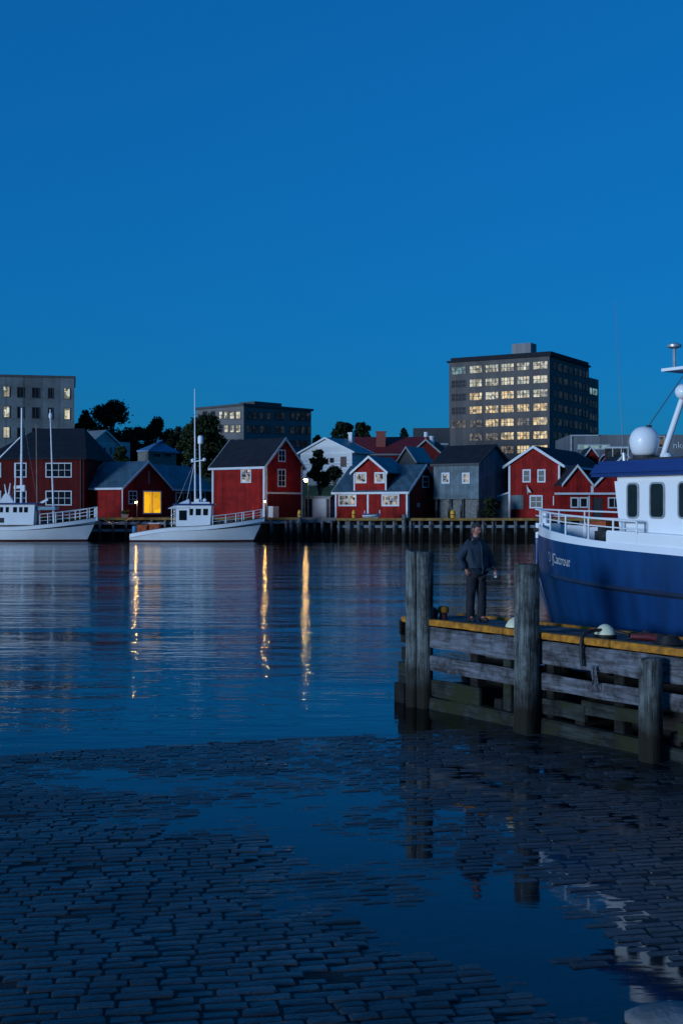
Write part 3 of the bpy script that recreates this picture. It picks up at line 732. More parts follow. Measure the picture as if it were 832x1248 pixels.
# lower annex on the right
mbx=MB(); q=b.onR(729)[0]; za=b.z(458,TY+22)
mbx.box(b.LA-9,b.LA-.05,b.LB+.01,q,0,za); mbx.build('annex',M['towerwall'],b.root)
for r_i in range(1,5):
    z1=zr0-r_i*pitch-.6
    a0,_=b.onR(717.8); a1,_=b.onR(727.5)
    b.win('R',0,0,0,0,3,1,'litcool' if r_i==1 else 'glassdim','charcoal',fw=.16,mw=.5,off=-.05,raw=(a0,a1,z1-wh*.95,z1))

# modern flat building with sign
b=Bld('modern_building','long modern grey building with flat roof and white lettering at right','building',694,905,960,235,2,z0=9,LB=20)
zt=b.z(529.5); b.wall(M['modern'],0,b.LA,0,b.LB,0,zt)
mb=MB(); a0,a1,z0,z1=b.rect('L',694.5,530,729,531.6); b.fbox(mb,'L',a0,a1,z0,z1,.01,.3)
a0,a1,z0,z1=b.rect('L',694.5,531.7,696.2,552); b.fbox(mb,'L',a0,a1,z0,z1,.01,.3); mb.build('frame_edge',M['palewall'],b.root)
b.win('L',703,541.5,743,548,6,1,'litcool','palewall',fw=.2)
b.win('L',801,531,810,546,1,1,'litdim','palewall',fw=.2)
a0,a1,z0,z1=b.rect('L',764,530.2,766,552); mb=MB(); b.fbox(mb,'L',a0,a1,z0,z1,.01,.2); mb.build('downpipe',M['waler'],b.root)
fc=bpy.data.curves.new('sign_lettering','FONT'); fc.body='nke'; fc.size=b.rect('L',820,538,833,549)[3]-b.rect('L',820,538,833,549)[2]; fc.size*=1.05; fc.extrude=.05
to=bpy.data.objects.new('tmp',fc); COL.objects.link(to); bpy.context.view_layer.update()
me=bpy.data.meshes.new_from_object(to.evaluated_get(bpy.context.evaluated_depsgraph_get())); bpy.data.objects.remove(to)
me.materials.clear(); me.materials.append(M['white'])
a0,a1,z0,z1=b.rect('L',819,538,833,546.5)
me.transform(Matrix.Translation((a0,-.12,z0))@Matrix.Rotation(R(90),4,'X'))
so_=bpy.data.objects.new('sign_lettering',me); COL.objects.link(so_); so_.parent=b.root

# red houses at right behind
b=Bld('back_red_house','small dark red gabled house behind the double-gabled shed','house',705,735,745,170,4,z0=4,LB=9)
ze=b.z(566); zr=b.z(545.5)
b.wall(M['red'],0,b.LA,0,b.LB,0,ze,zr,axis='y'); b.roof(M['roofdark'],0,b.LA,0,b.LB,ze,zr,axis='y',ov=.25,tw=.2)
b=Bld('round_gabled_house','red house with a round-topped gable beside the glass canopy','house',729,748,760,166,4,z0=4,LB=8)
mb=MB(); n_=12; zs=b.z(566); zz=b.z(554)
arc=[(b.LA/2-b.LA/2*math.cos(math.pi*k/n_),0,zs+(zz-zs)*math.sin(math.pi*k/n_)) for k in range(n_+1)]
mb.prism([(0,0,0)]+arc+[(b.LA,0,0)],(0,b.LB,0)); mb.build('wall',M['red'],b.root)
mb=MB()
for p_,q_ in zip(arc,arc[1:]): mb.beam(Vector(p_)+Vector((0,-.1,.05)),Vector(q_)+Vector((0,-.1,.05)),.3,.16)
mb.build('gable_trim',M['white'],b.root)
b=Bld('arched_red_annex','red annex with a white-edged arched gable just above the blue boat roof','house',752,768,778,166,4,z0=4,LB=8)
arc=[(b.LA/2-b.LA/2*math.cos(math.pi*k/n_),0,b.z(566)+(b.z(554)-b.z(566))*math.sin(math.pi*k/n_)) for k in range(n_+1)]
mb=MB(); mb.prism([(0,0,0)]+arc+[(b.LA,0,0)],(0,b.LB,0)); mb.build('wall',M['red'],b.root)
mb=MB()
for p_,q_ in zip(arc,arc[1:]): mb.beam(Vector(p_)+Vector((0,-.1,.05)),Vector(q_)+Vector((0,-.1,.05)),.3,.16)
mb.build('gable_trim',M['white'],b.root)
t=empty('glass_canopy',P(737,566,160)*1,0,'white framed glass canopy tower between red gables at right','canopy')
W_=2.6; Hh=2.2
mb=MB()
for x in (.0,1.1,2.0): mb.box(x+.9,x+1.0,-.1,0,-3,Hh-.1)
mb.box(-.1,W_+.4,-.15,.1,Hh-.1,Hh+.1); mb.box(-.1,W_+.4,1.5,1.7,Hh-.1,Hh+.1); mb.build('frame',M['white'],t)
mb=MB(); mb.box(0,W_+.2,.12,.16,.1,Hh-.12); mb.build('glazing',M['glassdim'],t)

# red gabled house right, with lean-to
b=Bld('red_gabled_house','bright red gabled house with black roof and grey lean-to, right of the grey house','house',619,682,716,150,27)
ze=b.z(565); zr=b.z(545.5,153)
b.wall(M['red'],0,b.LA,0,b.LB,0,ze,zr,axis='y'); b.roof(M['roofdark'],0,b.LA,0,b.LB+6,ze,zr,axis='y',ov=.3,tw=.34,ev=.6)
b.wall(M['dred'],0,b.LA,b.LB+.01,b.LB+6,0,ze,zr,axis='y',name='rear_wall')
b.win('L',636.5,572,646.5,588,1,2,fw=.17); b.win('L',654.5,572,664.5,588,1,2,fw=.17)
b.win('L',645,603.5,661,619.5,2,2,fw=.17); b.win('L',673.5,604.5,680.5,616,1,1,fw=.14)
for px in (620.3,680.8): b.strip('L',px,567,631,.24)
a0,a1,z0,z1=b.rect('L',622.5,603.5,637.5,620.5); mb=MB(); b.fbox(mb,'L',a0,a1,z0,z1,.005,.08); mb.build('wall_panel',M['greyboard'],b.root)
mb=MB(); xl=b.onL(600)[0]
mb.prism([(xl,.2,0),(0,.2,0),(0,.2,b.z(601)),(xl,.2,b.z(608))],(0,4,0)); mb.build('lean_to',M['greyboard'],b.root)
mb=MB(); mb.prism([(xl-.15,.05,b.z(608)+.01),(0,.05,b.z(601)+.01),(0,.05,b.z(601)+.2),(xl-.15,.05,b.z(608)+.2)],(0,4.3,0)); mb.build('lean_to_roof',M['white'],b.root)
a0,a1,z0,z1=b.rect('L',602,610.5,609,620); mb=MB(); b.fbox(mb,'L',a0,a1,z0,z1,.005,.05,off=.2); mb.build('hatch',M['red'],b.root)
mb=MB()
for k in range(2):
    a,_=b.onL(660+k*6); zc=b.z(556+k*3)
a,Yy=b.onL(643); 
mb=MB(); mb.tube((a,-.1,b.z(602)),(a,-.5,b.z(591)),.04,n=6); mb.build('flagpole',M['white'],b.root)
mb=MB(); mb.prism([(a,-.45,b.z(592)),(a+.6,-.5,b.z(600)),(a+.1,-.2,b.z(600))],(0,.03,0)); mb.build('flag',M['whitewall'],b.root)

# double-gabled shed in front
b=Bld('double_gabled_shed','low red shed with two gables and a white beam, behind the blue boat bow','shed',683.5,793,800,145,0,LB=6)
for x0p,x1p,pk,dep in ((683.5,722,567.5,5.5),(722.5,793,560.5,9)):
    a0=b.onL(x0p)[0]; a1=b.onL(x1p)[0]; ze=b.z(593 if x0p>700 else 592); zr=b.z(568.0 if x0p<700 else 556)
    mb=MB(); xm=(a0+a1)/2; mb.prism([(a0+.02,0,0),(a1-.02,0,0),(a1-.02,0,ze),(xm,0,zr),(a0+.02,0,ze)],(0,dep,0)); mb.build('wall',M['red'],b.root)
    b.roof(M['roofdark'],a0,a1,0,dep,ze,zr,axis='y',ov=.3,ev=-.02 if x0p>700 else .0,tw=.3,fascia=False)
a0,a1,z0,z1=b.rect('L',675,600.5,800,603); mb=MB(); b.fbox(mb,'L',a0,a1,z0,z1,.01,.9); mb.build('canopy_beam',M['white'],b.root)
b.win('L',694.5,606,704.5,619,1,1,fw=.15); b.win('L',705.5,606,716,619,1,1,fw=.15); b.win('L',740,606,756,619.5,2,1,fw=.15); b.win('L',764,606,780,619.5,2,1,fw=.15)
a0,a1,z0,z1=b.rect('L',722.5,606.5,733.5,630); mb=MB(); b.fbox(mb,'L',a0,a1,.02,z1,.005,.04); mb.build('door',M['dark'],b.root)
b.strip('L',717.2,604,631,.16); b.strip('L',721,592,603,.3)

# extra setting beyond the frame edges so that side views stay built
b=Bld('red_boathouse','plain red boathouse with grey roof at the right end of the wharf','house',810,880,915,152,25)
b.wall(M['red'],0,b.LA,0,b.LB,0,b.z(590),b.z(562)); b.roof(M['roof'],0,b.LA,0,b.LB,b.z(590),b.z(562)); b.win('L',830,600,845,615)
b=Bld('red_netstore','plain red net store with dark roof at the left end of the wharf','house',-110,-50,-22,156,20,LB=10)
b.wall(M['red'],0,b.LA,0,b.LB,0,b.z(585),b.z(555)); b.roof(M['roofdark'],0,b.LA,0,b.LB,b.z(585),b.z(555)); b.win('L',-90,600,-75,615)

# ------------------------------------------------------------------ trees
def tree(name,label,px,ptop,pw,pbot,Y,mat='leaf',kind='round',seed=1,n=5200,ls=.34,group='trees between the far houses',lobes=None,cat='tree'):
    rnd=random.Random(seed)
    x=(px-CX)/F*Y; zt=H+(HY-ptop)/F*Y; zb=H+(HY-pbot)/F*Y; W=pw/F*Y
    g=terr(x,Y)-.3
    root=empty(name,(x,Y,g),0,label,cat,group)
    hh=zt-g; cb=max(.4,zb-g)
    tb=MB(); tr=max(.12,hh*.022)
    tb.path([(0,0,0),(.1,.05,hh*.3),(-.1,0,hh*.6),(0,0,hh*.88)],[tr*1.3,tr,tr*.6,tr*.15],8)
    cents=[]
    if kind=='conifer':
        for k in range(26):
            f=k/25; z=cb+(hh-cb)*f; rr=W/2*(1-f)**.8*(.8+.4*rnd.random())+.15
            for q in range(5):
                a=rnd.random()*6.28; cents.append((Vector((math.cos(a)*rr*.6,math.sin(a)*rr*.6,z-rr*.12)),rr*.42+.15,.28*W/6))
    else:
        nl=int((lobes or 17)*2.1)
        for k in range(nl):
            a=rnd.random()*6.28; f=rnd.random(); z=cb+(hh-cb)*(.02+.86*f)
            env=math.sin(math.pi*min(.93,max(.12,(.25+.65*f))))**.6
            rr=W/2*env*rnd.random()**.5*.78
            s_=W*rnd.uniform(.085,.19)
            cents.append((Vector((math.cos(a)*rr,math.sin(a)*rr*.8,z)),s_,s_*.8))
        cents.append((Vector((W*.04,0,hh-W*.13)),W*.13,W*.12))
    for c_,s_,sz in cents[::2] if kind!='conifer' else []:
        st=Vector((0,0,c_.z*.55)); tb.path([st,st.lerp(c_,.55)+Vector((0,0,-.3)),c_],[tr*.45,tr*.28,tr*.08],5)
    tb.build('trunk',M['bark'],root)
    mb=MB(); tot=sum(c[1]**2 for c in cents)
    for c_,s_,sz in cents:
        for k in range(max(6,int(1.5*n*s_*s_/tot))):
            d=Vector((rnd.gauss(0,1),rnd.gauss(0,1),rnd.gauss(0,1))).normalized()*(rnd.random()**.42)*(1.0+.35*(rnd.random()<.12))
            p=c_+Vector((d.x*s_,d.y*s_,d.z*sz))
            u=Vector((rnd.gauss(0,1),rnd.gauss(0,1),rnd.gauss(0,.6))).normalized()*ls*rnd.uniform(.5,1.2)
            v=u.cross(Vector((rnd.gauss(0,1),rnd.gauss(0,1),rnd.gauss(0,1)))).normalized()*ls*rnd.uniform(.3,.7)
            i=len(mb.v); mb.v+= [tuple(p-u),tuple(p+v*.8),tuple(p+u),tuple(p-v)]; mb.f.append((i,i+1,i+2,i+3)); mb.m.append(0)
    mb.build('crown',M[mat],root,recalc=False)
    return root
tree('broadleaf_tree','tall dark round-crowned tree, the highest of the clump at left',136,486,66,572,215,seed=3,n=7000,lobes=22)
tree('broadleaf_tree','dark tree tucked against the right side of the grey apartment block',103,499,38,575,222,seed=5,n=4000)
tree('broadleaf_tree','lower dark tree left of the mast tree, above the blue-roofed house',190,507,56,575,225,seed=8,n=6000)
tree('broadleaf_tree','dense dark tree rising behind the tall white boat mast',246,504,66,590,205,mat='leaf2',seed=11,n=7500,lobes=22)
tree('broadleaf_tree','dark rounded tree filling the gap between the tallest tree and the blue-roofed house',166,519,54,582,236,seed=71,n=5000)
tree('broadleaf_tree','dark tree low behind the pale clapboard house',122,517,60,582,238,seed=72,n=5000)
tree('broadleaf_tree','dark tree partly hidden at the back right of the blue-roofed house',216,520,36,570,212,seed=14,n=3500)
tree('garden_shrub','dark garden shrub against the front of the pale clapboard house',148,544,20,562,186,seed=15,n=1200,ls=.22,group=None,cat='shrub',mat='leaf2')
tree('garden_tree','bushy green tree beside the lit street lamp',389,547,28,592,168,mat='leaf2',seed=17,n=3800,ls=.26,group=None)
tree('garden_shrub','low dark shrub under the door of the white gabled house',408,568,26,584,177,seed=18,n=1100,ls=.24,group=None,cat='shrub')
tree('conifer_tree','dark rounded pine on the skyline behind the white chimney',419,514.5,32,536,240,seed=21,n=3400,ls=.35,lobes=12)
tree('conifer_tree','dark spreading pine on the skyline right of the white chimney',441,515,24,536,240,seed=22,n=2600,ls=.35,lobes=10)
tree('conifer_tree','tiny dark pine on the skyline left of the black flat building',492,522,12,536,262,kind='conifer',seed=23,n=900,ls=.28)
tree('garden_shrub','green shrub growing at the foot of the grey boarded house',597,606,26,632,149.5,seed=25,n=1200,ls=.2,group=None,cat='shrub',mat='leaf2')
tree('conifer_tree','low dark trees behind the office block edge',386,530,16,545,250,seed=27,n=1200,ls=.3,lobes=8)
for i,(px,w_) in enumerate(((-120,70),(-60,50),(870,60),(960,70))):
    tree('broadleaf_tree',['wide dark tree far beyond the left edge','dark tree just beyond the left edge','dark tree just beyond the right edge','wide dark tree far beyond the right edge'][i],px,515,w_,575,230,seed=40+i,n=3000)

# ------------------------------------------------------------------ street lamps
def lamp(name,label,px,py,Y,z0,r=.3,mat='lamp',arm=.5,cat='street lamp'):
    p=P(px,py,Y); root=empty(name,(p.x,Y+.1,z0),0,label,cat)
    h=p.z-z0
    mb=MB(); mb.path([(arm*.6,.3,0),(arm*.6,.3,h*.9),(arm*.5,.25,h+.25),(0,0,h+.3)],[.08,.06,.045,.04],8); mb.build('pole',M['dark'],root)
    mb=MB(); mb.lathe([(.06,h+.34),(r*.9,h+.22),(r*.95,h+.12)],(0,0,0),14); mb.build('lamp_shade',M['dark'],root)
    mb=MB(); mb.ball((0,0,h-.02),r,14); mb.build('bulb',M[mat],root,smooth='all')
    return root
lamp('street_lamp','glowing warm street lamp at the right corner of the tall red house',372.5,585,150.5,2.6,r=.21)
lamp('dock_lamp','small warm dock lamp beside the orange tubs behind the middle boat stern',165.5,612,147.6,2.6,r=.10,mat='lampS',arm=.2,cat='lamp')
lamp('dock_lamp','small warm dock lamp behind the bow of the middle boat',322.5,611,147.6,2.6,r=.10,mat='lampS',arm=.2,cat='lamp')

# ------------------------------------------------------------------ wharves
def wharf(label,px0,px1,Y,zd,edge,pil,depth,beams=(1.0,),rp=.16,big=()):
    x0=(px0-CX)/F*Y; x1=(px1-CX)/F*Y
    root=empty('wharf',(x0,Y,0),0,label,'wharf','timber wharves along the far shore')
    W=x1-x0
    mb=MB(); mb.box(0,W,.25,depth,zd-.14,zd); mb.build('deck',M['dock'],root)
    mb=MB(); mb.box(0,W,-.02,.24,zd-.2,zd+.1); mb.build('edge_board',M[edge],root)
    for bz in beams:
        mb=MB(); mb.box(.1,W-.1,.02,.2,zd-bz,zd-bz+.32); mb.build('waler',M['waler'],root)
    for px in pil:
        x=(px-CX)/F*Y-x0; g=random.uniform(-.1,.1); rr=rp*random.uniform(.7,1.3)
        mb=MB(); mb.tube((x,-.22,-2.5),(x+g*.3,-.2,zd-.22+random.uniform(-.1,.05)),rr*1.1,rr,8); mb.build('piling',M['piling'],root,smooth=True)
        if random.random()<.6:
            x2=x+random.uniform(.3,.9)
            mb=MB(); mb.tube((x2,2.0,-2.5),(x2,2.0,zd-.15),rr*.9,rr*.9,7); mb.build('piling',M['piling'],root,smooth=True)
    for px in big:
        x=(px-CX)/F*Y-x0
        mb=MB(); mb.tube((x,-.45,-2.5),(x,-.42,zd+.5),.3,.26,10); mb.build('mooring_post',M['piling'],root,smooth=True)
    return root
wharf('wharf of dark timber beneath the red shed, between the two white boats',-60,258,148,2.6,'dockyellow',list(range(-54,258,16)),3.6,(.75,1.6))
wharf('short wharf with yellow edge below the tall red house',262,366,148,2.62,'dockyellow',[268,282,296,310,331,349,355],3.6,(.62,),.2,(365,))
wharf('dark recessed wharf in front of the white storage shed',367,409,149.5,2.55,'dock',[374,383,393,404],2.2,(.5,))
wharf('long wharf with yellow edge and pale pilings below the central red houses',409.5,672,145,2.55,'dockyellow',[413,425,437,451,465,480,500,511,524,537,550,562,575,588,600,613,628,641,655,668],6.5,(1.05,),.19,(492,))
wharf('far right wharf behind the bow of the blue boat',673,900,145,2.55,'dockyellow',list(range(680,900,14)),6.5,(1.05,),.19)
# sloped gravel landing between wharf and houses
# ------------------------------------------------------------------ dock clutter
def floatbuoy(px,py,Y,label,mast=True,r=.3):
    p=P(px,py,Y); root=empty('net_float',(p.x,Y,2.66),0,label,'float')
    mb=MB(); mb.lathe([(.05,0),(r*.8,.02),(r,.2),(r,.65),(r*.7,.85),(.08,.95)],(0,0,0),14); mb.build('body',M['ychrome'],root,smooth=True)
    mb=MB(); mb.lathe([(r*1.02,.35),(r*1.03,.4),(r*1.02,.45)],(0,0,0),14); mb.build('band',M['dark'],root)
    if mast: mb=MB(); mb.tube((0,0,.9),(-.9,.2,2.4),.03,.02,6); mb.build('stick',M['waler'],root)
floatbuoy(551.5,632,145.6,'yellow float with a stick on the wharf below the grey house')
floatbuoy(431,632,145.7,'small yellow float at the wharf edge left of the dinghy',False,.22)
floatbuoy(365,631,147.5,'yellow float by the corner of the tall red house',False,.22)
# planters / bins on dock
p=P(152.5,629,149); root=empty('flower_tub',(p.x,149,2.61),0,'grey tub with a shrub beside the corner of the red shed','tub')
mb=MB(); mb.lathe([(.35,0),(.5,.45),(.52,.5),(.44,.5),(.4,.35)],(0,0,0),14); mb.build('tub',M['metal'],root,smooth=True)
mb=MB(); rnd=random.Random(4)
for k in range(160):
    q=Vector((rnd.gauss(0,.22),rnd.gauss(0,.22),.65+rnd.gauss(0,.14))); u=Vector((rnd.gauss(0,.08),rnd.gauss(0,.08),rnd.gauss(0,.08))); v=Vector((rnd.gauss(0,.08),rnd.gauss(0,.08),.05)); mb.add([q-u,q+v,q+u,q-v],[(0,1,2,3)])
mb.build('foliage',M['leaf2'],root,recalc=False)
# dinghy on the dock in front of the dormer house
def hull(L,W,top,stem,dk,bands,transW=.8,lf=.5,nst=22,rim=.07,depth=-.7,pw=2.0,deckdrop=.25,wlf=.8):
    """bands: list of (zfun(s), stem offset, half-beam) from keel to rail; returns MB in local frame x aft, y starboard"""
    mb=MB(); rings=[]
    for i in range(nst+1):
        s=L*(i/nst)**1.35; ring=[]
        for (zf,st,wb,lfb) in bands:
            t=max(0,(s-st))/(L*lfb); t=min(1,t)
            wdt=wb*(1-(1-t)**pw)
            aft=max(0,(s/L-.6)/.4); wdt*=1-(1-transW)*aft**2
            xs=max(s,st)
            ring.append((xs,wdt,zf(s)))
        tz=ring[-1]; wi=max(0,tz[1]-rim)
        ring.append((tz[0]+(rim if tz[1]<rim else 0),wi,tz[2])); 
        dd=deckdrop(s) if callable(deckdrop) else deckdrop
        ring.append((tz[0]+(rim if tz[1]<rim else 0),wi,tz[2]-dd)); ring.append((ring[-1][0],0,tz[2]-dd+.03))
        rings.append(ring)
    m_=len(rings[0])
    for sg in (-1,1):
        off=len(mb.v)
        for ring in rings:
            for (x,y,z) in ring: mb.v.append((x,sg*y,z))
        for i in range(nst):
            for k in range(m_-1):
                a=off+i*m_+k; f=(a,a+m_,a+m_+1,a+1)
                mb.f.append(f if sg<0 else f[::-1]); 
                nb=len(bands)
                mb.m.append(k if k<nb-1 else (nb-1 if k<nb+1 else nb))
        # keel bottom
        for i in range(nst):
            a=off+i*m_; 
            zc=rings[i][0]; zn=rings[i+1][0]
            q=len(mb.v); mb.v+= [(zc[0],0,zc[2]-.15),(zn[0],0,zn[2]-.15)]
            mb.f.append((a,a+m_,q+1,q)); mb.m.append(0)
    # transom
    last=rings[-1][:len(bands)+2]
    n0=len(mb.v); poly=[]
    for (x,y,z) in last: mb.v.append((x,-y,z)); poly.append(len(mb.v)-1)
    for (x,y,z) in last[::-1]: mb.v.append((x,y,z)); poly.append(len(mb.v)-1)
    mb.f.append(tuple(poly)); mb.m.append(len(bands)-2)
    return mb,rings
def wat(bands,L,transW,pw):
    def f(s,z):
        pts=[]
        for (zf,st,wb,lfb) in bands:
            t=min(1,max(0,s-st)/(L*lfb)); wd=wb*(1-(1-t)**pw); aft=max(0,(s/L-.6)/.4); wd*=1-(1-transW)*aft**2
            pts.append((zf(s),wd))
        for (z0,w0),(z1,w1) in zip(pts,pts[1:]):
            if z<=z1: return w0+(w1-w0)*(z-z0)/(z1-z0)
        return pts[-1][1]
    return f
# dinghy
p=P(464,628,146.4); root=empty('dinghy',(p.x,146.6,2.75),R(180),'small white dinghy with dark sheer resting on the wharf by the dormer house','dinghy')
bands=[(lambda s:0,.3,.35,.5),(lambda s:.2,.1,.65,.5),(lambda s:.42+.05*max(0,1-s),0,.75,.5)]
mb,_=hull(2.2,.75,None,0,0,bands,nst=10); mb.build('hull',[M['boatwhite'],M['blueroof'],M['boatwhite'],M['dock']],root,recalc=False)
mb=MB(); mb.box(.1,.2,-.5,.5,.4,.85); mb.box(.9,1.0,-.6,.6,.35,.42); mb.box(1.9,2.0,-.5,.5,.35,.8); mb.build('thwart',M['white'],root)

# ------------------------------------------------------------------ fishing boats on far side
def fishing_boat(label,bowpx,sternpx,Y,zs_bow,zs_mid,zs_stern,cab,wins,roofm,boot):
    xb=(bowpx-CX)/F*Y; L=(bowpx-sternpx)/F*Y
    root=empty('fishing_boat',(xb,Y,0),R(180),label,'fishing boat','white fishing boats moored at the wharf')
    def zs(s):
        t=s/L
        return zs_mid+(zs_bow-zs_mid)*max(0,1-t/.62)**1.7+(zs_stern-zs_mid)*max(0,(t-.62)/.38)**1.5
    bands=[(lambda s:-.6,2.0,1.1,.6),(lambda s:0.02,1.45,1.9,.6),(lambda s:.2,1.3,1.97,.56),(lambda s:zs(s)*.70,.5,2.2,.5),(lambda s:zs(s)*.70+.12,.45,2.22,.5),(lambda s:zs(s)-.06,.03,2.35,.45),(lambda s:zs(s),0,2.38,.45)]
    mb,_=hull(L,2.3,None,0,0,bands,transW=.75,nst=30,deckdrop=.5)
    W='boatwhite'
    mb.build('hull',[M['boottop'],M[boot],M[W],M['boatstripe'],M[W],M['boottop'],M[W],M['dock']],root,recalc=False,smooth=True)
    f=wat(bands,L,.75,2.0)
    # local x of a pixel
    X=lambda px:(bowpx-px)/F*Y
    Z=lambda py:H-(py-HY)/F*Y
    return root,X,Z,zs,f
def mast(root,name,x0,z0,x1,z1,r0,r1,mat='boatwhite',y=0):
    mb=MB(); mb.tube((x0,y,z0),(x1,y,z1),r0,r1,8); return mb.build(name,M[mat],root,smooth=True)
def rail(root,X,zs,f,pxs,h,mat='boatwhite',r=.035):
    for sg in (-1,1):
        mb=MB(); tops=[];mids=[];m2=[]
        for px in pxs:
            s=X(px); y=sg*(f(s,zs(s))-.06); mb.tube((s,y,zs(s)-.02),(s,y,zs(s)+h),r*1.2,r,6); tops.append((s,y,zs(s)+h)); mids.append((s,y,zs(s)+h*.66)); m2.append((s,y,zs(s)+h*.33))
        mb.path(tops,r,6); mb.path(mids,r*.6,5); mb.path(m2,r*.6,5)
        mb.build('railing',M[mat],root,smooth=True)
# middle boat
root,X,Z,zs,f=fishing_boat('white fishing boat with one tall white mast and orange tubs near its stern',323,161,141,Z0:=H-(630-HY)/F*141,1.75,.95,None,None,None,'boottop')
def cabin(root,X,Z,px0,px1,pytop,pybot,wins,roofmat,hw=1.15,wy=(620,628)):
    x0,x1=X(px1),X(px0); z0,z1=Z(pybot),Z(pytop)
    mb=MB(); mb.prism([(x0,-hw,z0-.3),(x1,-hw,z0-.3),(x1,-hw,z1),(x0-.15,-hw,z1)],(0,2*hw,0)); cb=mb.build('cabin',M['boatwhite'],root,bevel=.06)
    mb=MB(); mb.box(x0-.45,x1+.35,-hw-.25,hw+.25,z1+.003,z1+.2); mb.build('cabin_roof',M[roofmat],root,bevel=.05)
    for sg in (-1,1):
        for a,b_ in wins:
            mb=MB(); u0,u1=X(b_),X(a); y=sg*(hw+.003); zz0,zz1=Z(wy[1]),Z(wy[0])
            mb.prism([(u0,y,zz0),(u1,y,zz0),(u1,y,zz1),(u0-.03,y,zz1)],(0,sg*.03,0)); mb.build('window',M['glass'],root)
    mb=MB(); 
    for k in (-.7,0,.7):
        mb=MB(); mb.prism([(x0-.01,k-.28,Z(wy[1])),(x0-.01,k+.28,Z(wy[1])),(x0-.1,k+.28,Z(wy[0])),(x0-.1,k-.28,Z(wy[0]))],(-.03,0,0)); mb.build('window',M['glass'],root)
    return x0,x1,z0,z1
x0,x1,z0,z1=cabin(root,X,Z,216,258,616,638.5,[(232.5,236.5),(240,246),(249,254.5)],'blueroof')
# aft awning (peaked white canvas) and posts
mb=MB(); pk=(X(230.5),0,Z(608)); e=[(X(207),-1.3,Z(619.5)),(X(232),-1.25,Z(618.5)),(X(232),1.25,Z(618.5)),(X(207),1.3,Z(619.5))]
mb.add(e+[pk]+[(a,b_,c-.05) for a,b_,c in e],[(0,1,4),(1,2,4),(2,3,4),(3,0,4),(8,7,6,5),(0,5,6,1),(1,6,7,2),(2,7,8,3),(3,8,5,0)]); mb.build('awning',M['boatwhite'],root)
mb=MB(); 
for sg in (-1.1,1.1): mb.tube((X(211),sg,1.2),(X(211),sg,Z(619)),.04,.04,6)
mb.build('awning_post',M['metal'],root)
mb=MB(); mb.box(X(232),X(219),-1.16,1.16,Z(630),Z(621)); mb.build('door_opening',M['dark'],root) if False else None
mb=MB(); mb.box(X(228)-.1,X(220),-1.19,-1.155,Z(634),Z(622)); mb.build('door',M['glass'],root)
mb=MB(); mb.box(X(228)-.1,X(220),1.155,1.19,Z(634),Z(622)); mb.build('door',M['glass'],root)
mast(root,'mast',X(238),z1,X(237.4),Z(474),.11,.05)
m2=mast(root,'radar_mast',X(245),z1,X(243.5),Z(540),.13,.08)
mb=MB(); mb.lathe([(.28,Z(541)),(.32,Z(539)),(.32,Z(533)),(.22,Z(531))],(X(244.5),0,0),14); mb.build('radar_scanner',M['boatwhite'],root,smooth=True)
mb=MB(); mb.beam((X(233),0,Z(563)),(X(250),0,Z(560.5)),.16,.12); mb.ball((X(249),0,Z(560)),.22,8); mb.ball((X(235),0,Z(561)),.2,8); mb.build('crosstree',M['boatwhite'],root)
mb=MB(); mb.box(X(256),X(234),-.6,.6,z1+.2,z1+.38); mb.ball((X(250),.2,z1+.6),.22,8); mb.ball((X(246),-.4,z1+.5),.16,8); mb.box(X(243),X(238),-.3,.3,z1+.38,z1+.75); mb.build('roof_gear',M['boatwhite'],root)
mb=MB(); mb.tube((X(237.5),0,Z(563)),(X(227),0,Z(613)),.03,.03,5); mb.tube((X(243.5),.2,Z(563)),(X(210),0,Z(535)-3),.015,.015,4) if False else None
mb.tube((X(236),0,Z(565)),(X(217),.4,Z(612)),.022,.022,5)
mb.build('rigging',M['metal'],root)
rail(root,X,zs,f,[262,277,289,296,309,320],.95)
mb=MB(); mb.box(X(270),X(262),-.5,.5,zs(5)-.5,zs(5)+.35); mb.build('deck_locker',M['dark'],root)
mb=MB(); mb.tube((X(280),-.5,zs(4)+.1),(X(280),.5,zs(4)+.1),.3,.3,10); mb.build('winch_drum',M['dark'],root,smooth=True)
mb=MB(); mb.tube((X(318),0,zs(.5)-.4),(X(318),0,zs(.5)+1.0),.1,.08,8); mb.build('bow_bitt',M['metal'],root)
# orange tubs stand on the aft deck: things of their own
for i,(px,lab) in enumerate(((174,'orange fish tub nearest the stern of the middle boat'),(189,'orange fish tub with a white lid nearest the cabin of the middle boat'))):
    x=(px-CX)/F*141; s=X(px); zb=zs(s)-.44
    t=empty('fish_tub',(x,141,zb),0,lab,'fish tub','orange fish tubs on the boat deck')
    mb=MB(); mb.prism([(-.52,-.5,0),(.52,-.5,0),(.62,-.6,1.05),(-.62,-.6,1.05)],(0,1.1,0)); mb.build('tub',M['orange'],t,bevel=.04)
    mb=MB(); mb.box(-.66,.66,-.64,.56,1.053,1.13); mb.build('lid',M['boatwhite'] if i else M['orange'],t)
t=empty('plastic_barrel',((164.5-CX)/F*141,141,zs(X(165))-.45),0,'upright blue plastic barrel at the stern of the middle boat','barrel')
mb=MB(); mb.lathe([(.24,0),(.3,.1),(.3,.5),(.32,.55),(.3,.6),(.3,1.1),(.24,1.2)],(0,0,0),14); mb.build('body',M['blueplastic'],t,smooth=True)
mb=MB(); mb.lathe([(.1,1.2),(.1,1.24)],(0,0,0),10); mb.build('cap',M['dark'],t)

mb=MB(); mb.path([(.2,0,zs(0)),(-1.2,-2.2,2.0),(-3.0,-5.2,2.3),(-4.2,-6.9,2.75)],.03,5); mb.build('mooring_line',M['metal'],root)
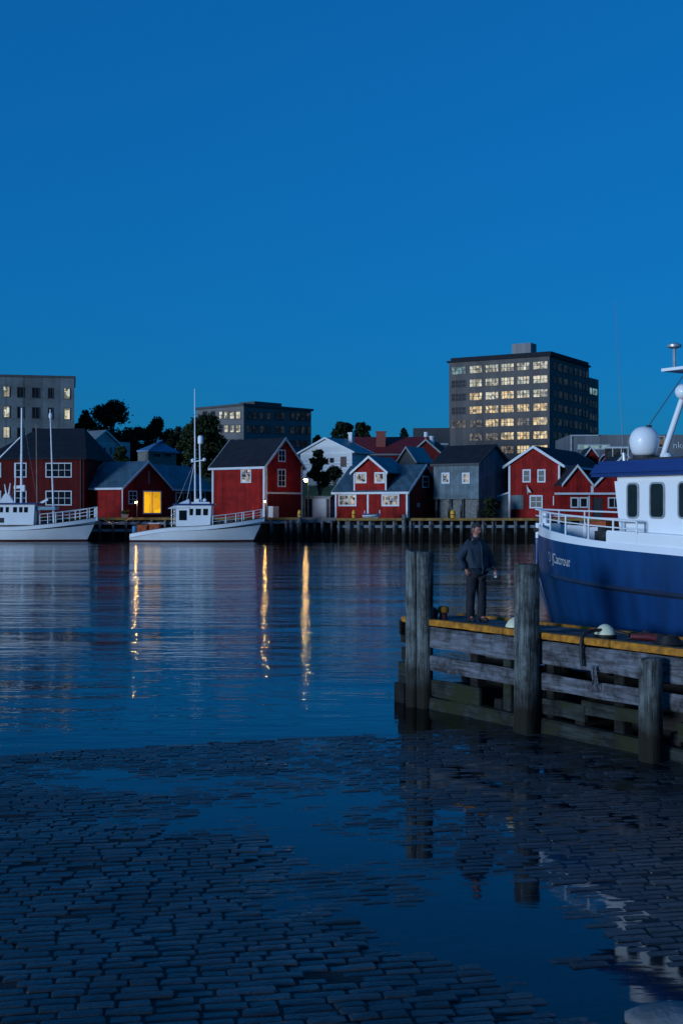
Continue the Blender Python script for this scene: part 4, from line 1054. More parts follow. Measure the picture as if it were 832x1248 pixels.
# left boat
root,X,Z,zs,f=fishing_boat('white fishing boat with three slender masts and dark red waterline, moored at far left',120.5,-52,143,H-(629.5-HY)/F*143,1.75,1.7,None,None,None,'boottop')
x0,x1,z0,z1=cabin(root,X,Z,-22,45,615,636.5,[(4,7.5),(11,14.5),(20,24.3),(27.2,31),(33.2,37.5)],'blueroof',hw=1.3,wy=(618,624.5))
mast(root,'mast',X(26.5),z1,X(27),Z(497),.16,.1)
mast(root,'mast',X(46),zs(X(46)),X(44.5),Z(517),.1,.06,'wood_mast')
mast(root,'mast',X(66),zs(X(66)),X(61.5),Z(499),.12,.06)
mb=MB(); mb.ball((X(61.8),0,Z(507)),.22,8,0,(1,1,2)); mb.build('mast_lamp',M['boatwhite'],root)
mb=MB(); mb.tube((X(-3),.0,Z(561)),(X(25),0,Z(533)),.1,.08,6); mb.build('boom',M['boatwhite'],root)
mb=MB(); mb.tube((X(19.5),.3,z1),(X(20),.2,Z(565)),.09,.07,6); mb.beam((X(18),0,Z(594)),(X(31),0,Z(593)),.5,.35); mb.box(X(31),X(26),-.3,.3,Z(599),Z(593)); mb.build('radar_bracket',M['boatwhite'],root)
mb=MB(); mb.tube((X(10),0,z1+.2),(X(6),0,Z(590)),.16,.05,6); mb.tube((X(10),0,z1+.2),(X(13),0,Z(589)),.16,.05,6); mb.prism([(X(18),-.5,z1+.2),(X(0),-.5,z1+.2),(X(7),-.3,Z(602)),(X(12),-.3,Z(602))],(0,.8,0)); mb.build('roof_gear',M['boatwhite'],root)
mb=MB(); mb.box(X(70),X(47),-1.0,1.0,Z(621.5),Z(617.5)); mb.build('deck_canopy',pbr('blue_grey_canvas',(.20,.33,.42),.7),root)
mb=MB(); mb.beam((X(46),-.3,Z(615)),(X(58),-.3,Z(608.5)),.3,.25); mb.build('folded_crane',M['boatwhite'],root)
mb=MB()
for q in ((27,500,47,617),(27,545,14,611)): mb.tube((X(q[0]),0,Z(q[1])),(X(q[2]),.1,Z(q[3])),.008,.008,4)
mb.build('rigging',M['metal'],root)
rail(root,X,zs,f,[55,64,73,81,95,108,117],1.15,r=.045)
mb=MB(); mb.box(X(119),X(115),-.12,.12,zs(.4)-.3,zs(.4)+1.2); mb.build('bow_bitt',M['boatwhite'],root)
mb=MB(); mb.path([(.2,0,zs(0)),(-1.2,-2.0,2.0),(-2.4,-4.2,2.3),(-3.0,-5.0,2.75)],.03,5); mb.build('mooring_line',M['metal'],root)
mb=MB(); mb.box(X(9),X(-14),-1.335,-1.303,Z(637),Z(631)); mb.box(X(9),X(-14),1.303,1.335,Z(637),Z(631)); mb.build('side_opening',M['dark'],root)

# ------------------------------------------------------------------ near pier
PA=Vector((1.406,22.31,0)); PRZ=math.atan2(-.828,.561)
pier=empty('timber_pier',(PA.x,PA.y,0),PRZ,'weathered timber pier with yellow edge boards on which the man stands','pier')
DZ=1.56; PL0,PL1=-.55,21; PW=1.45
rnd=random.Random(12)
mb=MB(); u=PL0+.02
while u<PL1:
    wdt=.145; dz=rnd.uniform(-.006,.004)
    mb.box(u,u+wdt-.012,.17+rnd.uniform(-.01,.01),PW-.14,DZ-.05+dz,DZ+dz); u+=wdt
mb.build('deck_boards',M['deckwood'],pier)
def board(name,u0,u1,v0,v1,z0,z1,mat,bev=.012,jit=.0):
    mb=MB(); n=max(1,int((u1-u0)/.5)); 
    prev=None
    for k in range(n+1):
        u=u0+(u1-u0)*k/n; j=[rnd.uniform(-jit,jit) for _ in range(4)]
        ring=[(u,v0+j[0],z0+j[1]),(u,v1,z0+j[1]),(u,v1,z1+j[2]),(u,v0+j[3],z1+j[2])]
        b0=len(mb.v); mb.v+=ring
        if k:
            for q in range(4):
                mb.f.append((b0-4+q,b0-4+(q+1)%4,b0+(q+1)%4,b0+q)); mb.m.append(0)
        if k in (0,n): mb.f.append((b0,b0+1,b0+2,b0+3)); mb.m.append(0)
    return mb.build(name,M[mat],pier,bevel=bev)
# yellow kerbs in lengths
u=PL0
while u<PL1:
    l=rnd.uniform(2.2,3.2); board('edge_board',u,min(PL1,u+l)-.012,.0,.17,DZ-.06,DZ+.045,'yellow',.012,.004); board('edge_board',u,min(PL1,u+l)-.012,PW-.13,PW,DZ-.06,DZ+.04,'yellow',.012,.004); u+=l
board('end_board',PL0-.06,PL0-.005,.0,PW,DZ-.3,DZ-.02,'shadewood')
u=PL0+.1
for k,l in enumerate((3.6,3.1,3.4,3.8,3.6,3.4)):
    board('front_plank',u,u+l-.02,.02,.10,1.10,1.47,'plankwood',.015,.012)
    board('front_plank',u,u+l*.97-.02,.02,.10,.68+.02*(k%2),.95,'plankwood',.015,.014)
    board('rear_plank',u,u+l-.02,PW-.1,PW-.03,1.08,1.44,'shadewood'); board('rear_plank',u,u+l-.02,PW-.1,PW-.03,.3,.6,'shadewood'); u+=l
board('front_plank',0,1.6,.05,.13,.22,.52,'shade_mosswood',.012,.015); board('front_plank',2.5,4.1,.04,.12,.30,.56,'shade_mosswood',.012,.015)
board('front_plank',4.0,5.2,.05,.13,.42,.62,'shade_mosswood',.012,.015); board('front_plank',5.9,9.4,.04,.12,.28,.55,'shade_mosswood',.012,.015)
board('bottom_beam',-.3,5.6,.0,.2,-.25,.22,'shade_mosswood',.02,.02); board('bottom_beam',5.62,20.5,.0,.2,-.25,.20,'shade_mosswood',.02,.02)
board('bottom_beam',-.3,20.5,PW-.2,PW,-.25,.22,'shadewood',.02,.02)
for u_ in (.0,1.9,3.8,5.7,7.6,9.5,11.4,13.3,15.2,17,19): 
    board('cross_beam',u_,u_+.2,.12,PW-.1,1.28,1.5,'shadewood')
    board('cross_beam',u_,u_+.2,.12,PW-.1,.2,.38,'shadewood')
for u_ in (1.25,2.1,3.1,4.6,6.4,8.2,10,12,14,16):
    board('inner_post',u_,u_+.2,.14,.34,-.8,1.5,'shadewood' if u_!=2.1 else 'shade_mosswood')
    board('inner_post',u_+.3,u_+.5,PW-.4,PW-.2,-.8,1.5,'shadewood')
# end timbers sticking out at left
board('end_timber',PL0-.15,PL0+.35,.1,.35,1.10,1.40,'shadewood'); board('end_timber',PL0-.1,PL0+.3,.08,.3,.78,1.02,'shadewood')
board('end_timber',PL0-.16,PL0+.2,.05,.28,.32,.75,'shade_mosswood'); board('end_timber',PL0-.22,PL0+.1,.0,.3,-.3,.36,'shadewood')
board('rear_infill',.3,20.5,PW-.45,PW-.42,-.3,.9,'shadewood')
def post(px,Y,ztop,r,seed,name='post',split=True,rx=1.0):
    """square-ish weathered log with a vertical groove; local to the pier root"""
    rn=random.Random(seed); X=(px-CX)/F*Y
    d=Vector((X,Y,0))-PA; c,s=math.cos(-PRZ),math.sin(-PRZ); lu,lv=d.x*c-d.y*s,d.x*s+d.y*c
    mb=MB(); n=28; zs_=[-1.0,-.3,0,.3,.6,.9,1.2,1.5,1.8,2.1,2.4,ztop-.04,ztop]; zs_=[z for z in zs_ if z<ztop-.1]+[ztop-.04,ztop]
    ph=rn.random()*6
    for zi,z in enumerate(zs_):
        for k in range(n):
            t=2*math.pi*k/n
            q=(abs(math.cos(t))**5+abs(math.sin(t))**5)**(-1/5)
            rr=r*(.6+.4*q)*(1+.035*math.sin(3*t+ph+z)+.03*mnoise.noise(Vector((math.cos(t)*2,math.sin(t)*2,z*1.2+seed))))
            # vertical shakes (deep grooves)
            if split:
                for t0,wd,dp in ((4.0,.16,.38),(5.3,.10,.2),(4.7,.07,.12),(1.2,.12,.2)):
                    dd=abs((t-t0+math.pi)%(2*math.pi)-math.pi); rr*=1-dp*max(0,1-dd/wd)
            if zi==len(zs_)-1: rr*=.93
            mb.v.append((lu+math.cos(t)*rr*rx,lv+math.sin(t)*rr,z+(.03*mnoise.noise(Vector((t,seed,0))) if zi>=len(zs_)-2 else 0)))
    for i in range(len(zs_)-1):
        for k in range(n):
            j=(k+1)%n; mb.f.append((i*n+k,i*n+j,(i+1)*n+j,(i+1)*n+k)); mb.m.append(0)
    mb.f.append(tuple((len(zs_)-1)*n+k for k in range(n))); mb.m.append(0)
    return mb.build(name,M['postwood'],pier,smooth=True)
post(503,22.35,2.82,.125,3); post(517.5,22.2,2.81,.14,8)
post(641,19.72,2.70,.186,5); post(792.5,17.45,1.46,.155,9)
post(1010,14.6,1.5,.17,21); 
for u_ in (3.6,7.2,11): 
    board('rear_post',u_,u_+.28,PW,PW+.28,-1,1.5,'shadewood')

def onpier(name,u,v,z,rz,label,cat,group=None):
    c,s=math.cos(PRZ),math.sin(PRZ)
    return empty(name,(PA.x+u*c-v*s,PA.y+u*s+v*c,z),rz,label,cat,group)
def buoy(px,py,label):
    Y=(H-DZ)*F/(py-HY); t=empty('mooring_buoy',((px-CX)/F*Y,Y,DZ),0,label,'buoy','cream domed buoys on the pier deck')
    mb=MB(); mb.lathe([(.168,0),(.175,.02),(.175,.05),(.165,.062)],(0,0,0),28); mb.build('base_ring',M['rubber'],t,smooth=True)
    mb=MB(); mb.lathe([(.162,.055),(.168,.065),(.155,.10),(.125,.15),(.085,.19),(.045,.212),(.012,.219)],(0,0,0),28); mb.build('dome',M['cream'],t,smooth='all')
buoy(737,777.5,'cream domed float with black base beside the black hose on the pier')
buoy(627.5,768.5,'cream domed float mostly hidden behind the middle pier post')
# hose over the edge and dark red fitting
def pl(u,v,z):
    c,s=math.cos(PRZ),math.sin(PRZ); return Vector((PA.x+u*c-v*s,PA.y+u*s+v*c,z))
t=onpier('mooring_hose',4.45,.6,DZ,PRZ,'black hose hanging over the yellow pier edge with dark red end fitting','hose')
mb=MB(); pts=[(.0,.1,.05),(-.25,.12,.10),(-.42,-.1,.13),(-.40,-.42,.14),(-.36,-.60,.08),(-.34,-.655,-.06),(-.33,-.66,-.3),(-.30,-.655,-.42)]
P2=[]
for i in range(len(pts)-1):
    for k in range(4):
        P2.append(Vector(pts[i]).lerp(Vector(pts[i+1]),k/4))
P2.append(Vector(pts[-1]))
P3=[sum(P2[max(0,i-2):i+3],Vector())/len(P2[max(0,i-2):i+3]) for i in range(len(P2))]
mb.path(P3,.028,10); mb.build('hose',M['rubber'],t,smooth='all')
mb=MB(); mb.path([(-.02,.12,.05),(.25,.2,.06),(.5,.16,.05)],[.05,.065,.045],10); mb.build('end_fitting',M['wine'],t,smooth=True)
mb=MB(); mb.path([(.0,.3,.03),(.05,.34,.12),(.14,.32,.10),(.2,.25,.03)],.035,8); mb.build('strap_loop',M['rubber'],t,smooth='all')
t=onpier('hose_coil',5.3,.55,DZ,0,'low dark coil of rope lying on the right end of the pier','rope coil')
mb=MB()
for k in range(5):
    a=[(math.cos(q*.5)*(.2-.02*k),math.sin(q*.5)*(.2-.02*k),.025+.045*k*.6) for q in range(14)]; mb.path(a,.022,6)
mb.build('rope',M['rubber'],t,smooth='all')
# torn weed / hanging rope at fascia
t=onpier('frayed_rope',4.35,-.02,1.2,PRZ,'frayed pale rope hanging down the pier planks under the hose','rope')
mb=MB(); rn=random.Random(2)
for k in range(7):
    a=Vector((rn.uniform(-.05,.05),-.01,0)); pts=[a]
    for q in range(5): a=a+Vector((rn.uniform(-.03,.03),rn.uniform(-.015,.005),-.08)); pts.append(a)
    mb.path(pts,[.014,.012,.011,.010,.008,.005],5)
mb.build('strand',M['plankwood'],t,smooth='all')
# bollard with yellow cap and dark red bundle near the end
t=empty('mooring_bollard',(P(540,757,22.4).x,22.4,DZ),0,'small bollard with worn yellow cap near the pier end','bollard')
mb=MB(); mb.lathe([(.09,0),(.085,.02),(.07,.05),(.07,.13)],(0,0,0),18); mb.build('body',M['wine'],t,smooth=True)
mb=MB(); mb.lathe([(.07,.13),(.10,.15),(.105,.2),(.09,.25),(.04,.265)],(0,0,0),18); mb.build('cap',M['yellow'],t,smooth=True)
t=empty('net_bundle',(P(526,757,22.45).x,22.45,DZ),0,'rounded dark red bundle beside the double post at the pier end','bundle')
mb=MB(); mb.ball((0,0,.1),.14,16,0,(.85,.8,1.05))
for i,v in enumerate(mb.v):
    q=mnoise.noise(Vector(v)*9); mb.v[i]=(v[0]*(1+.2*q),v[1]*(1+.2*q),max(0,v[2]*(1+.15*q)))
mb.build('bundle',M['wine'],t,smooth='all')

# ------------------------------------------------------------------ blue trawler
BO=Vector((4.01,25.2,0))
bt=empty('blue_trawler',(BO.x,BO.y,0),PRZ,'large royal blue trawler with white wheelhouse moored behind the near pier','trawler')
BL=12.5
def bzs(s): return 3.07-.048*s+ (.0 if s<6 else .004*(s-6)**2)
def bzk(s): return 2.40-.035*s
bands=[(lambda s:-.7,1.3,1.0,.6),(lambda s:0.0,.92,1.75,.52),(lambda s:.35,.80,1.85,.5),(lambda s:1.2,.48,1.98,.45),(lambda s:bzk(s)-.07,.05,2.0,.40),(lambda s:bzk(s)-.02,.0,2.07,.37),(lambda s:bzk(s)+.03,.03,2.02,.37),(lambda s:bzs(s),0,2.1,.36),(lambda s:bzs(s)+.03,0,2.09,.36),(lambda s:bzs(s)+.23-.09*min(1,s/3.5),-.0,2.04,.36)]
mb,_=hull(BL,2.1,None,0,0,bands,transW=.85,nst=44,rim=.06,deckdrop=lambda s:.75)
mb.build('hull',[M['boottop'],M['boottop'],M['hullblue'],M['hullblue'],M['boatstripe'],M['boatstripe'],M['hullblue'],M['hullblue'],M['boatwhite'],M['boatwhite'],M['dock']],bt,recalc=False,smooth=True)
bf=wat(bands,BL,.85,2.0)
# name on the bow, port side (-y)
def hull_text(body,s0,zc,size,sgn):
    fc=bpy.data.curves.new('t','FONT'); fc.body=body; fc.size=size; fc.extrude=0; fc.resolution_u=4; fc.offset=.0
    to=bpy.data.objects.new('tmp',fc); COL.objects.link(to); bpy.context.view_layer.update()
    me=bpy.data.meshes.new_from_object(to.evaluated_get(bpy.context.evaluated_depsgraph_get())); bpy.data.objects.remove(to)
    bm=bmesh.new(); bm.from_mesh(me)
    wmax=max(v.co.x for v in bm.verts)
    for v in bm.verts:
        x=v.co.x*.92; z=zc+v.co.y-(x*.05)
        s=s0+x if sgn<0 else s0+wmax*.92-x
        v.co=Vector((s,sgn*(bf(s,z)+.012),z))
    bm.to_mesh(me); bm.free(); me.materials.clear(); me.materials.append(M['white'])
    o=bpy.data.objects.new('name_lettering',me); COL.objects.link(o); o.parent=bt
hull_text('D JCacrour',1.5,2.60,.27,-1)
# rubbing stem
mb=MB(); mb.path([(.0-.01,0,3.32),(-.015,0,2.9),(-.015,0,bzk(0)),(.22,0,1.8),(.48,0,1.2),(.92,0,.0)],[.045,.05,.05,.045,.045,.045],8); mb.build('stem_bar',M['hullblue'],bt,smooth='all')
# wheelhouse
hw=1.72; f0=3.95; f1=3.66; a1=8.6; zb0=2.1; zt0=4.13
def whx(z): return f0+(f1-f0)*(z-2.8)/(zt0-2.8)
mb=MB(); mb.prism([(f0,-hw,zb0),(a1,-hw,zb0),(a1,-hw,zt0),(f1,-hw,zt0)],(0,2*hw,0)); wh=mb.build('wheelhouse',M['boatwhite'],bt,bevel=.07)
mb=MB(); mb.prism([(f1-.42,-hw-.2,zt0+.01),(a1+.3,-hw-.2,zt0+.01),(a1+.3,-hw-.2,zt0+.27),(f1-.2,-hw-.2,zt0+.27)],(0,2*hw+.4,0)); mb.build('wheelhouse_roof',M['blueroof'],bt,bevel=.06)
def rwin(u0,u1,z0,z1,y,sg,nm='window'):
    """rounded window: frame ring and glass pane, on the side wall"""
    def rr(ins,n=5,rad=.085):
        pts=[]
        for (cx_,cz_,a0) in ((u1-ins-rad,z1-ins-rad,0),(u0+ins+rad,z1-ins-rad,90),(u0+ins+rad,z0+ins+rad,180),(u1-ins-rad,z0+ins+rad,270)):
            for k in range(n+1):
                a=R(a0+90*k/n); pts.append((cx_+rad*math.cos(a),cz_+rad*math.sin(a)))
        return pts
    o=rr(0); i=rr(.03,rad=.06); n=len(o); mb=MB()
    vs=[(x,y,z) for x,z in o]+[(x,y+sg*.025,z) for x,z in o]+[(x,y+sg*.025,z) for x,z in i]+[(x,y+sg*.002,z) for x,z in i]
    fs=[]
    for q in range(3):
        for k in range(n): j=(k+1)%n; fs.append((q*n+k,q*n+j,(q+1)*n+j,(q+1)*n+k))
    mb.add(vs,fs); w_=mb.build(nm,M['metal'],bt,smooth=True)
    mb=MB(); mb.add([(x,y+sg*.008,z) for x,z in i],[tuple(range(n))]); mb.build('pane',M['boatglass'],w_,recalc=False)
M['boatglass']=pbr('wheelhouse_glass',(.014,.018,.022),.05,var=.3,vs=3,spec=.4)
for sg in (-1,1):
    for (u0,u1) in ((4.03,4.30),(4.53,4.86),(5.13,5.48),(5.8,6.2),(6.6,7.0)):
        rwin(u0,u1,3.42,4.03,sg*hw,sg)
# front windows (on the raked front)
for k in range(4):
    yc=-1.2+k*.8; mb=MB(); zA,zB=3.42,4.0
    mb.prism([(whx(zA)-.004,yc-.3,zA),(whx(zA)-.004,yc+.3,zA),(whx(zB)-.004,yc+.3,zB),(whx(zB)-.004,yc-.3,zB)],(-.02,0,0)); mb.build('window',M['boatglass'],bt)
# door outline on the side: thin raised frame
mb=MB(); y=-hw
def fr(u0,u1,z0,z1,t=.02): 
    mb.box(u0,u0+t,y-.02,y-.003,z0,z1); mb.box(u1-t,u1,y-.02,y-.003,z0,z1); mb.box(u0+t,u1-t,y-.02,y-.003,z1-t,z1)
mb=MB(); fr(3.98,4.44,2.78,3.36,.02); mb.build('hatch_frame',M['metal'],bt)
# side plating from wheelhouse down to the rail
for sg in (-1,1):
    mb=MB(); mb.prism([(3.8,sg*(hw-.02),2.7),(9,sg*(hw-.02),2.55),(9,sg*(hw-.02),3.02),(3.8,sg*(hw-.02),3.22)],(0,sg*.31,0)); mb.build('side_deck_box',M['boatwhite'],bt,bevel=.02)
# bow rail
for sg in (-1,1):
    mb=MB(); tops=[];mids=[]
    for k,s in enumerate((-.05,.35,.75,1.55,2.4,3.25,3.95,4.5)):
        y=sg*max(0,bf(max(0,s),bzs(max(0,s))+.1)-.05); zb_=bzs(max(0,s))+.2; zt_=3.58-.045*s
        if k: mb.tube((s,y,zb_-.12),(s,y,zt_),.018,.017,7)
        tops.append((s,y,zt_)); mids.append((s,y,(zb_+zt_)/2+.03))
    mb.path(tops,.019,7); mb.path(mids,.012,6); mb.build('bow_railing',M['boatwhite'],bt,smooth=True)
# canopy fairing between rail and wheelhouse, gear on the foredeck
mb=MB(); mb.tube((2.9,-.9,2.75),(2.9,.9,2.75),.28,.28,14); mb.tube((2.9,-.95,2.75),(2.9,-.88,2.75),.42,.42,14); mb.tube((2.9,.88,2.75),(2.9,.95,2.75),.42,.42,14); mb.box(2.6,3.3,-1.1,1.1,2.3,2.6); mb.build('winch',M['dark'],bt,smooth=True)
mb=MB(); mb.box(2.0,2.5,-.5,.7,2.35,3.25); mb.build('winch_cover',M['dark'],bt,bevel=.08)
mb=MB(); mb.tube((1.6,-.25,2.4),(1.6,-.25,3.28),.05,.05,8); mb.tube((1.6,.5,2.4),(1.6,.5,3.28),.05,.05,8); mb.beam((1.6,-.25,3.28),(1.6,.5,3.28),.1,.09); mb.build('bow_gantry',M['boatwhite'],bt)
mb=MB(); mb.box(2.25,2.75,-.9,-.3,3.26,3.36); mb.build('hatch_cover',M['orange'],bt)
mb=MB(); mb.tube((.22,0,3.0),(.22,0,3.45),.06,.06,10); mb.ball((.22,0,3.48),.07,10); mb.box(.1,.5,-.15,.15,3.0,3.3); mb.build('anchor_roller',M['boatwhite'],bt)
mb=MB(); mb.ball((.40,-.42,3.17),.06,8,0,(1.4,.5,.8)); mb.build('hawse_pipe',M['dark'],bt)
# roof gear
ra=(3.94,-1.2,4.75)
mb=MB(); mb.lathe([(.05,-.31),(.2,-.3),(.2,-.24)],ra,20); mb.box(3.7,4.9,-1.35,-1.0,4.41,4.46); mb.build('radome_base',M['dark'],bt)
mb=MB(); mb.lathe([(.14,-.25),(.21,-.2),(.245,-.1),(.258,.0),(.25,.08),(.215,.16),(.15,.225),(.07,.255),(.0,.262)],ra,32); mb.build('radome',M['boatwhite'],bt,smooth='all')
mb=MB(); mb.lathe([(.05,.255),(.05,.285),(.01,.29)],(ra[0]+.1,ra[1],ra[2]-.01),10); mb.build('radome_cap',M['dark'],bt)
mb=MB(); mb.box(3.75,4.15,-.9,-.6,4.41,4.52); mb.ball((4.35,-1.1,4.46),.09,10); mb.build('roof_vent',M['boatwhite'],bt)
mb=MB(); mb.tube((3.62,-1.35,4.4),(3.60,-1.35,4.56),.045,.04,10); mb.build('antenna_mount',M['metal'],bt)
mb=MB(); mb.path([(3.60,-1.35,4.5),(3.52,-1.36,5.6),(3.40,-1.36,7.25)],[.006,.005,.003],6); mb.build('whip_antenna',M['waler'],bt)
mz=lambda z:4.55+(z-4.4)*.43
mb=MB(); mb.tube((4.08,-.95,4.38),(4.77,-.95,5.95),.055,.045,12); mb.tube((5.5,.4,4.38),(4.95,-.7,5.95),.05,.04,12); mb.tube((5.6,-1.5,4.38),(5.0,-1.0,5.95),.045,.04,12); mb.build('radar_mast',M['boatwhite'],bt,smooth=True)
mb=MB(); mb.box(4.27,5.1,-1.15,-.6,5.93,5.98); mb.build('mast_platform',M['boatwhite'],bt)
mb=MB(); mb.tube((4.38,-.95,5.98),(4.38,-.95,6.34),.03,.03,8); mb.lathe([(.03,6.32),(.12,6.35),(.12,6.39),(.05,6.42)],(4.38,-.95,0),16); mb.build('satellite_antenna',M['metal'],bt,smooth=True)
mb=MB(); mb.ball((4.66,-1.05,5.56),.14,16,0,(1,1,.95)); mb.build('floodlight_dome',M['boatwhite'],bt,smooth='all')
mb=MB(); mb.tube((4.95,-.8,5.98),(4.95,-.8,7.6),.03,.02,8); mb.beam((4.95,-1.1,6.5),(4.95,-.2,6.5),.05,.05); mb.build('top_mast',M['boatwhite'],bt)
mb=MB(); mb.tube((4.0,-1.18,5.0),(4.72,-.95,6.0),.008,.008,5); mb.build('stay_wire',M['dark'],bt)
# fender starboard bow and mast aft
mb=MB(); mb.lathe([(.02,-.2),(.1,-.16),(.13,0),(.1,.16),(.02,.2)],(.55,.55,2.55),14); fe=mb.build('fender',M['ychrome'],bt,smooth='all')
mb=MB(); mb.tube((.55,.52,2.7),(.55,.45,3.25),.012,.012,5); mb.build('fender_line',M['dark'],bt)
mb=MB(); mb.box(8.7,11,-1.2,1.2,2.1,2.9); mb.build('aft_hatch',M['boatwhite'],bt,bevel=.05)
mb=MB(); mb.tube((11.2,-1.5,2.2),(11.2,-1.5,5),.07,.07,10); mb.tube((11.2,1.5,2.2),(11.2,1.5,5),.07,.07,10); mb.beam((11.2,-1.6,5),(11.2,1.6,5),.14,.14); mb.build('aft_gantry',M['boatwhite'],bt)

# ------------------------------------------------------------------ the man
def skin(name,verts,edges,rad,mats,parent,sub=2,root=0):
    me=bpy.data.meshes.new(name); me.from_pydata(verts,edges,[]); o=bpy.data.objects.new(name,me); COL.objects.link(o)
    md=o.modifiers.new('s','SKIN'); md.use_smooth_shade=True
    sv=me.skin_vertices[0].data
    for i,r_ in enumerate(rad):
        sv[i].radius=r_ if isinstance(r_,tuple) else (r_,r_); sv[i].use_root=(i==root)
    m2=o.modifiers.new('u','SUBSURF'); m2.levels=sub; m2.render_levels=sub
    bpy.context.view_layer.update()
    nm=bpy.data.meshes.new_from_object(o.evaluated_get(bpy.context.evaluated_depsgraph_get()))
    bpy.data.objects.remove(o); nm.materials.clear(); nm.materials.append(mats)
    for p in nm.polygons: p.use_smooth=True
    o=bpy.data.objects.new(name,nm); COL.objects.link(o); o.parent=parent
    return o
MY=22.06; mx=(579.5-CX)/F*MY
# local frame: figure faces -y; then turned to face the camera and a little to its right
man=empty('person',(mx,MY,DZ+.005),R(28),'man in dark blue anorak and dark trousers standing on the pier looking down','person')
# +x = his left
hip=.90
def hand_pts(wrist,dirv,palmn,side,r=.010,curl=.35):
    """five fingers; returns chains"""
    d=Vector(dirv).normalized(); n=Vector(palmn).normalized(); lat=d.cross(n).normalized()*side
    ch=[]
    k0=Vector(wrist)+d*.085
    for i,(o_,l) in enumerate(((-.030,.070),(-.010,.080),(.010,.074),(.029,.058))):
        b=k0+lat*o_; dd=d; pts=[Vector(wrist)+d*.035+lat*o_*.6,b]; p=b; a=curl
        for sgm in (.42,.32,.26):
            dd=(dd*math.cos(a)+n*math.sin(a)).normalized(); n2=n; p=p+dd*l*sgm; pts.append(p)
        ch.append(pts)
    b=Vector(wrist)+d*.02-lat*.03; t1=b+(d*.6-lat*.7+n*.3).normalized()*.035; t2=t1+(d*.9-lat*.2+n*.4).normalized()*.03; t3=t2+(d*.9+lat*.1+n*.5).normalized()*.024
    ch.append([Vector(wrist)+d*.015,b,t1,t2,t3])
    return ch
V=[];E=[];RR=[]
def v(p,r): V.append(tuple(p)); RR.append(r); return len(V)-1
def e(a,b): E.append((a,b))
pel=v((0,0,.92),(.15,.10)); wst=v((0,0,1.05),(.135,.10)); che=v((0,-.0,1.28),(.16,.11)); nk0=v((0,.02,1.46),(.075,.065)); nk=v((0,0,1.52),(.058,.058)); hd=v((0,-.015,1.60),(.06,.07))
for a,b in ((pel,wst),(wst,che),(che,nk0),(nk0,nk),(nk,hd)): e(a,b)
for sg,foot in ((-1,(-.085,.04)),(1,(.085,-.05))):
    h=v((sg*.09,0,.86),.095); kn=v((sg*.10,-.01+foot[1]*.5,.48),.06); an=v((foot[0],foot[1]+.02,.10),.042); to=v((foot[0]+sg*.02,foot[1]-.12,.04),.035)
    e(pel,h);e(h,kn);e(kn,an);e(an,to)
# arms: his left (+x) hangs, forearm slightly forward, hand holding a small thing; his right in pocket
shL=v((.185,.01,1.40),.058); elL=v((.285,.03,1.13),.044); wrL=v((.30,-.13,.93),.028); haL=v((.295,-.165,.885),(.034,.02))
e(che,shL);e(shL,elL);e(elL,wrL);e(wrL,haL)
shR=v((-.185,.01,1.40),.058); elR=v((-.30,.06,1.12),.044); wrR=v((-.26,-.05,.95),.028); haR=v((-.235,-.08,.90),(.034,.02))
e(che,shR);e(shR,elR);e(elR,wrR);e(wrR,haR)
for wr_,ha,n_,s_ in ((V[wrL],haL,(-1,-.2,-.1),1),(V[wrR],haR,(.3,1,-.2),-1)):
    d_=Vector(V[ha])-Vector(wr_)
    for chn in hand_pts(wr_,d_,n_,s_,curl=.55):
        prev=ha
        for k,pp in enumerate(chn[1:]):
            q=v(pp,.0095 if k<3 else .008); e(prev,q); prev=q
body=skin('body',V,E,RR,M['skin'],man,2,pel)
# head, joined into the body mesh
bm=bmesh.new(); bm.from_mesh(body.data)
tmp=MB()
nu,nv=28,22; HC=Vector((.0,-.02,1.655))
for j in range(nv+1):
    a=math.pi*j/nv
    for i in range(nu):
        t=2*math.pi*i/nu
        x=math.sin(a)*math.cos(t); y=math.sin(a)*math.sin(t); z=math.cos(a)
        rx,ry,rz=.076,.094,.118
        f_=max(0,-y)            # front
        jaw=1-.30*max(0,-z-.15)
        X_=rx*x*jaw; Y_=ry*y*(1-.12*max(0,-z)); Z_=rz*z
        if y<-.2:
            ax=abs(X_)
            # nose
            Y_-=.026*math.exp(-(X_/.014)**2)*math.exp(-((Z_+.012)/.022)**2)
            Y_-=.010*math.exp(-(X_/.010)**2)*math.exp(-((Z_-.012)/.02)**2)
            # eye sockets, brow, mouth, chin
            Y_+=.013*math.exp(-((ax-.031)/.014)**2)*math.exp(-((Z_-.014)/.010)**2)
            Y_-=.005*math.exp(-((ax-.03)/.02)**2)*math.exp(-((Z_-.034)/.009)**2)
            Y_+=.006*math.exp(-(X_/.024)**2)*math.exp(-((Z_+.055)/.005)**2)
            Y_-=.006*math.exp(-(X_/.02)**2)*math.exp(-((Z_+.066)/.008)**2)
            Y_-=.010*math.exp(-(X_/.022)**2)*math.exp(-((Z_+.095)/.014)**2)
        tmp.v.append((X_,Y_,Z_))
for j in range(nv):
    for i in range(nu):
        k=(i+1)%nu; tmp.f.append((j*nu+i,j*nu+k,(j+1)*nu+k,(j+1)*nu+i)); tmp.m.append(0)
for sg in (-1,1): tmp.ball((sg*.078,.008,-.002),.03,10,0,(.35,.7,1.05))
HR=Matrix.Translation(HC)@Matrix.Rotation(R(12),4,'Z')@Matrix.Rotation(R(20),4,'X')
vs=[bm.verts.new(HR@Vector(q)) for q in tmp.v]
for f_ in tmp.f:
    try: fc_=bm.faces.new([vs[i] for i in f_]); fc_.smooth=True
    except ValueError: pass
bmesh.ops.recalc_face_normals(bm,faces=bm.faces); bm.to_mesh(body.data); bm.free()
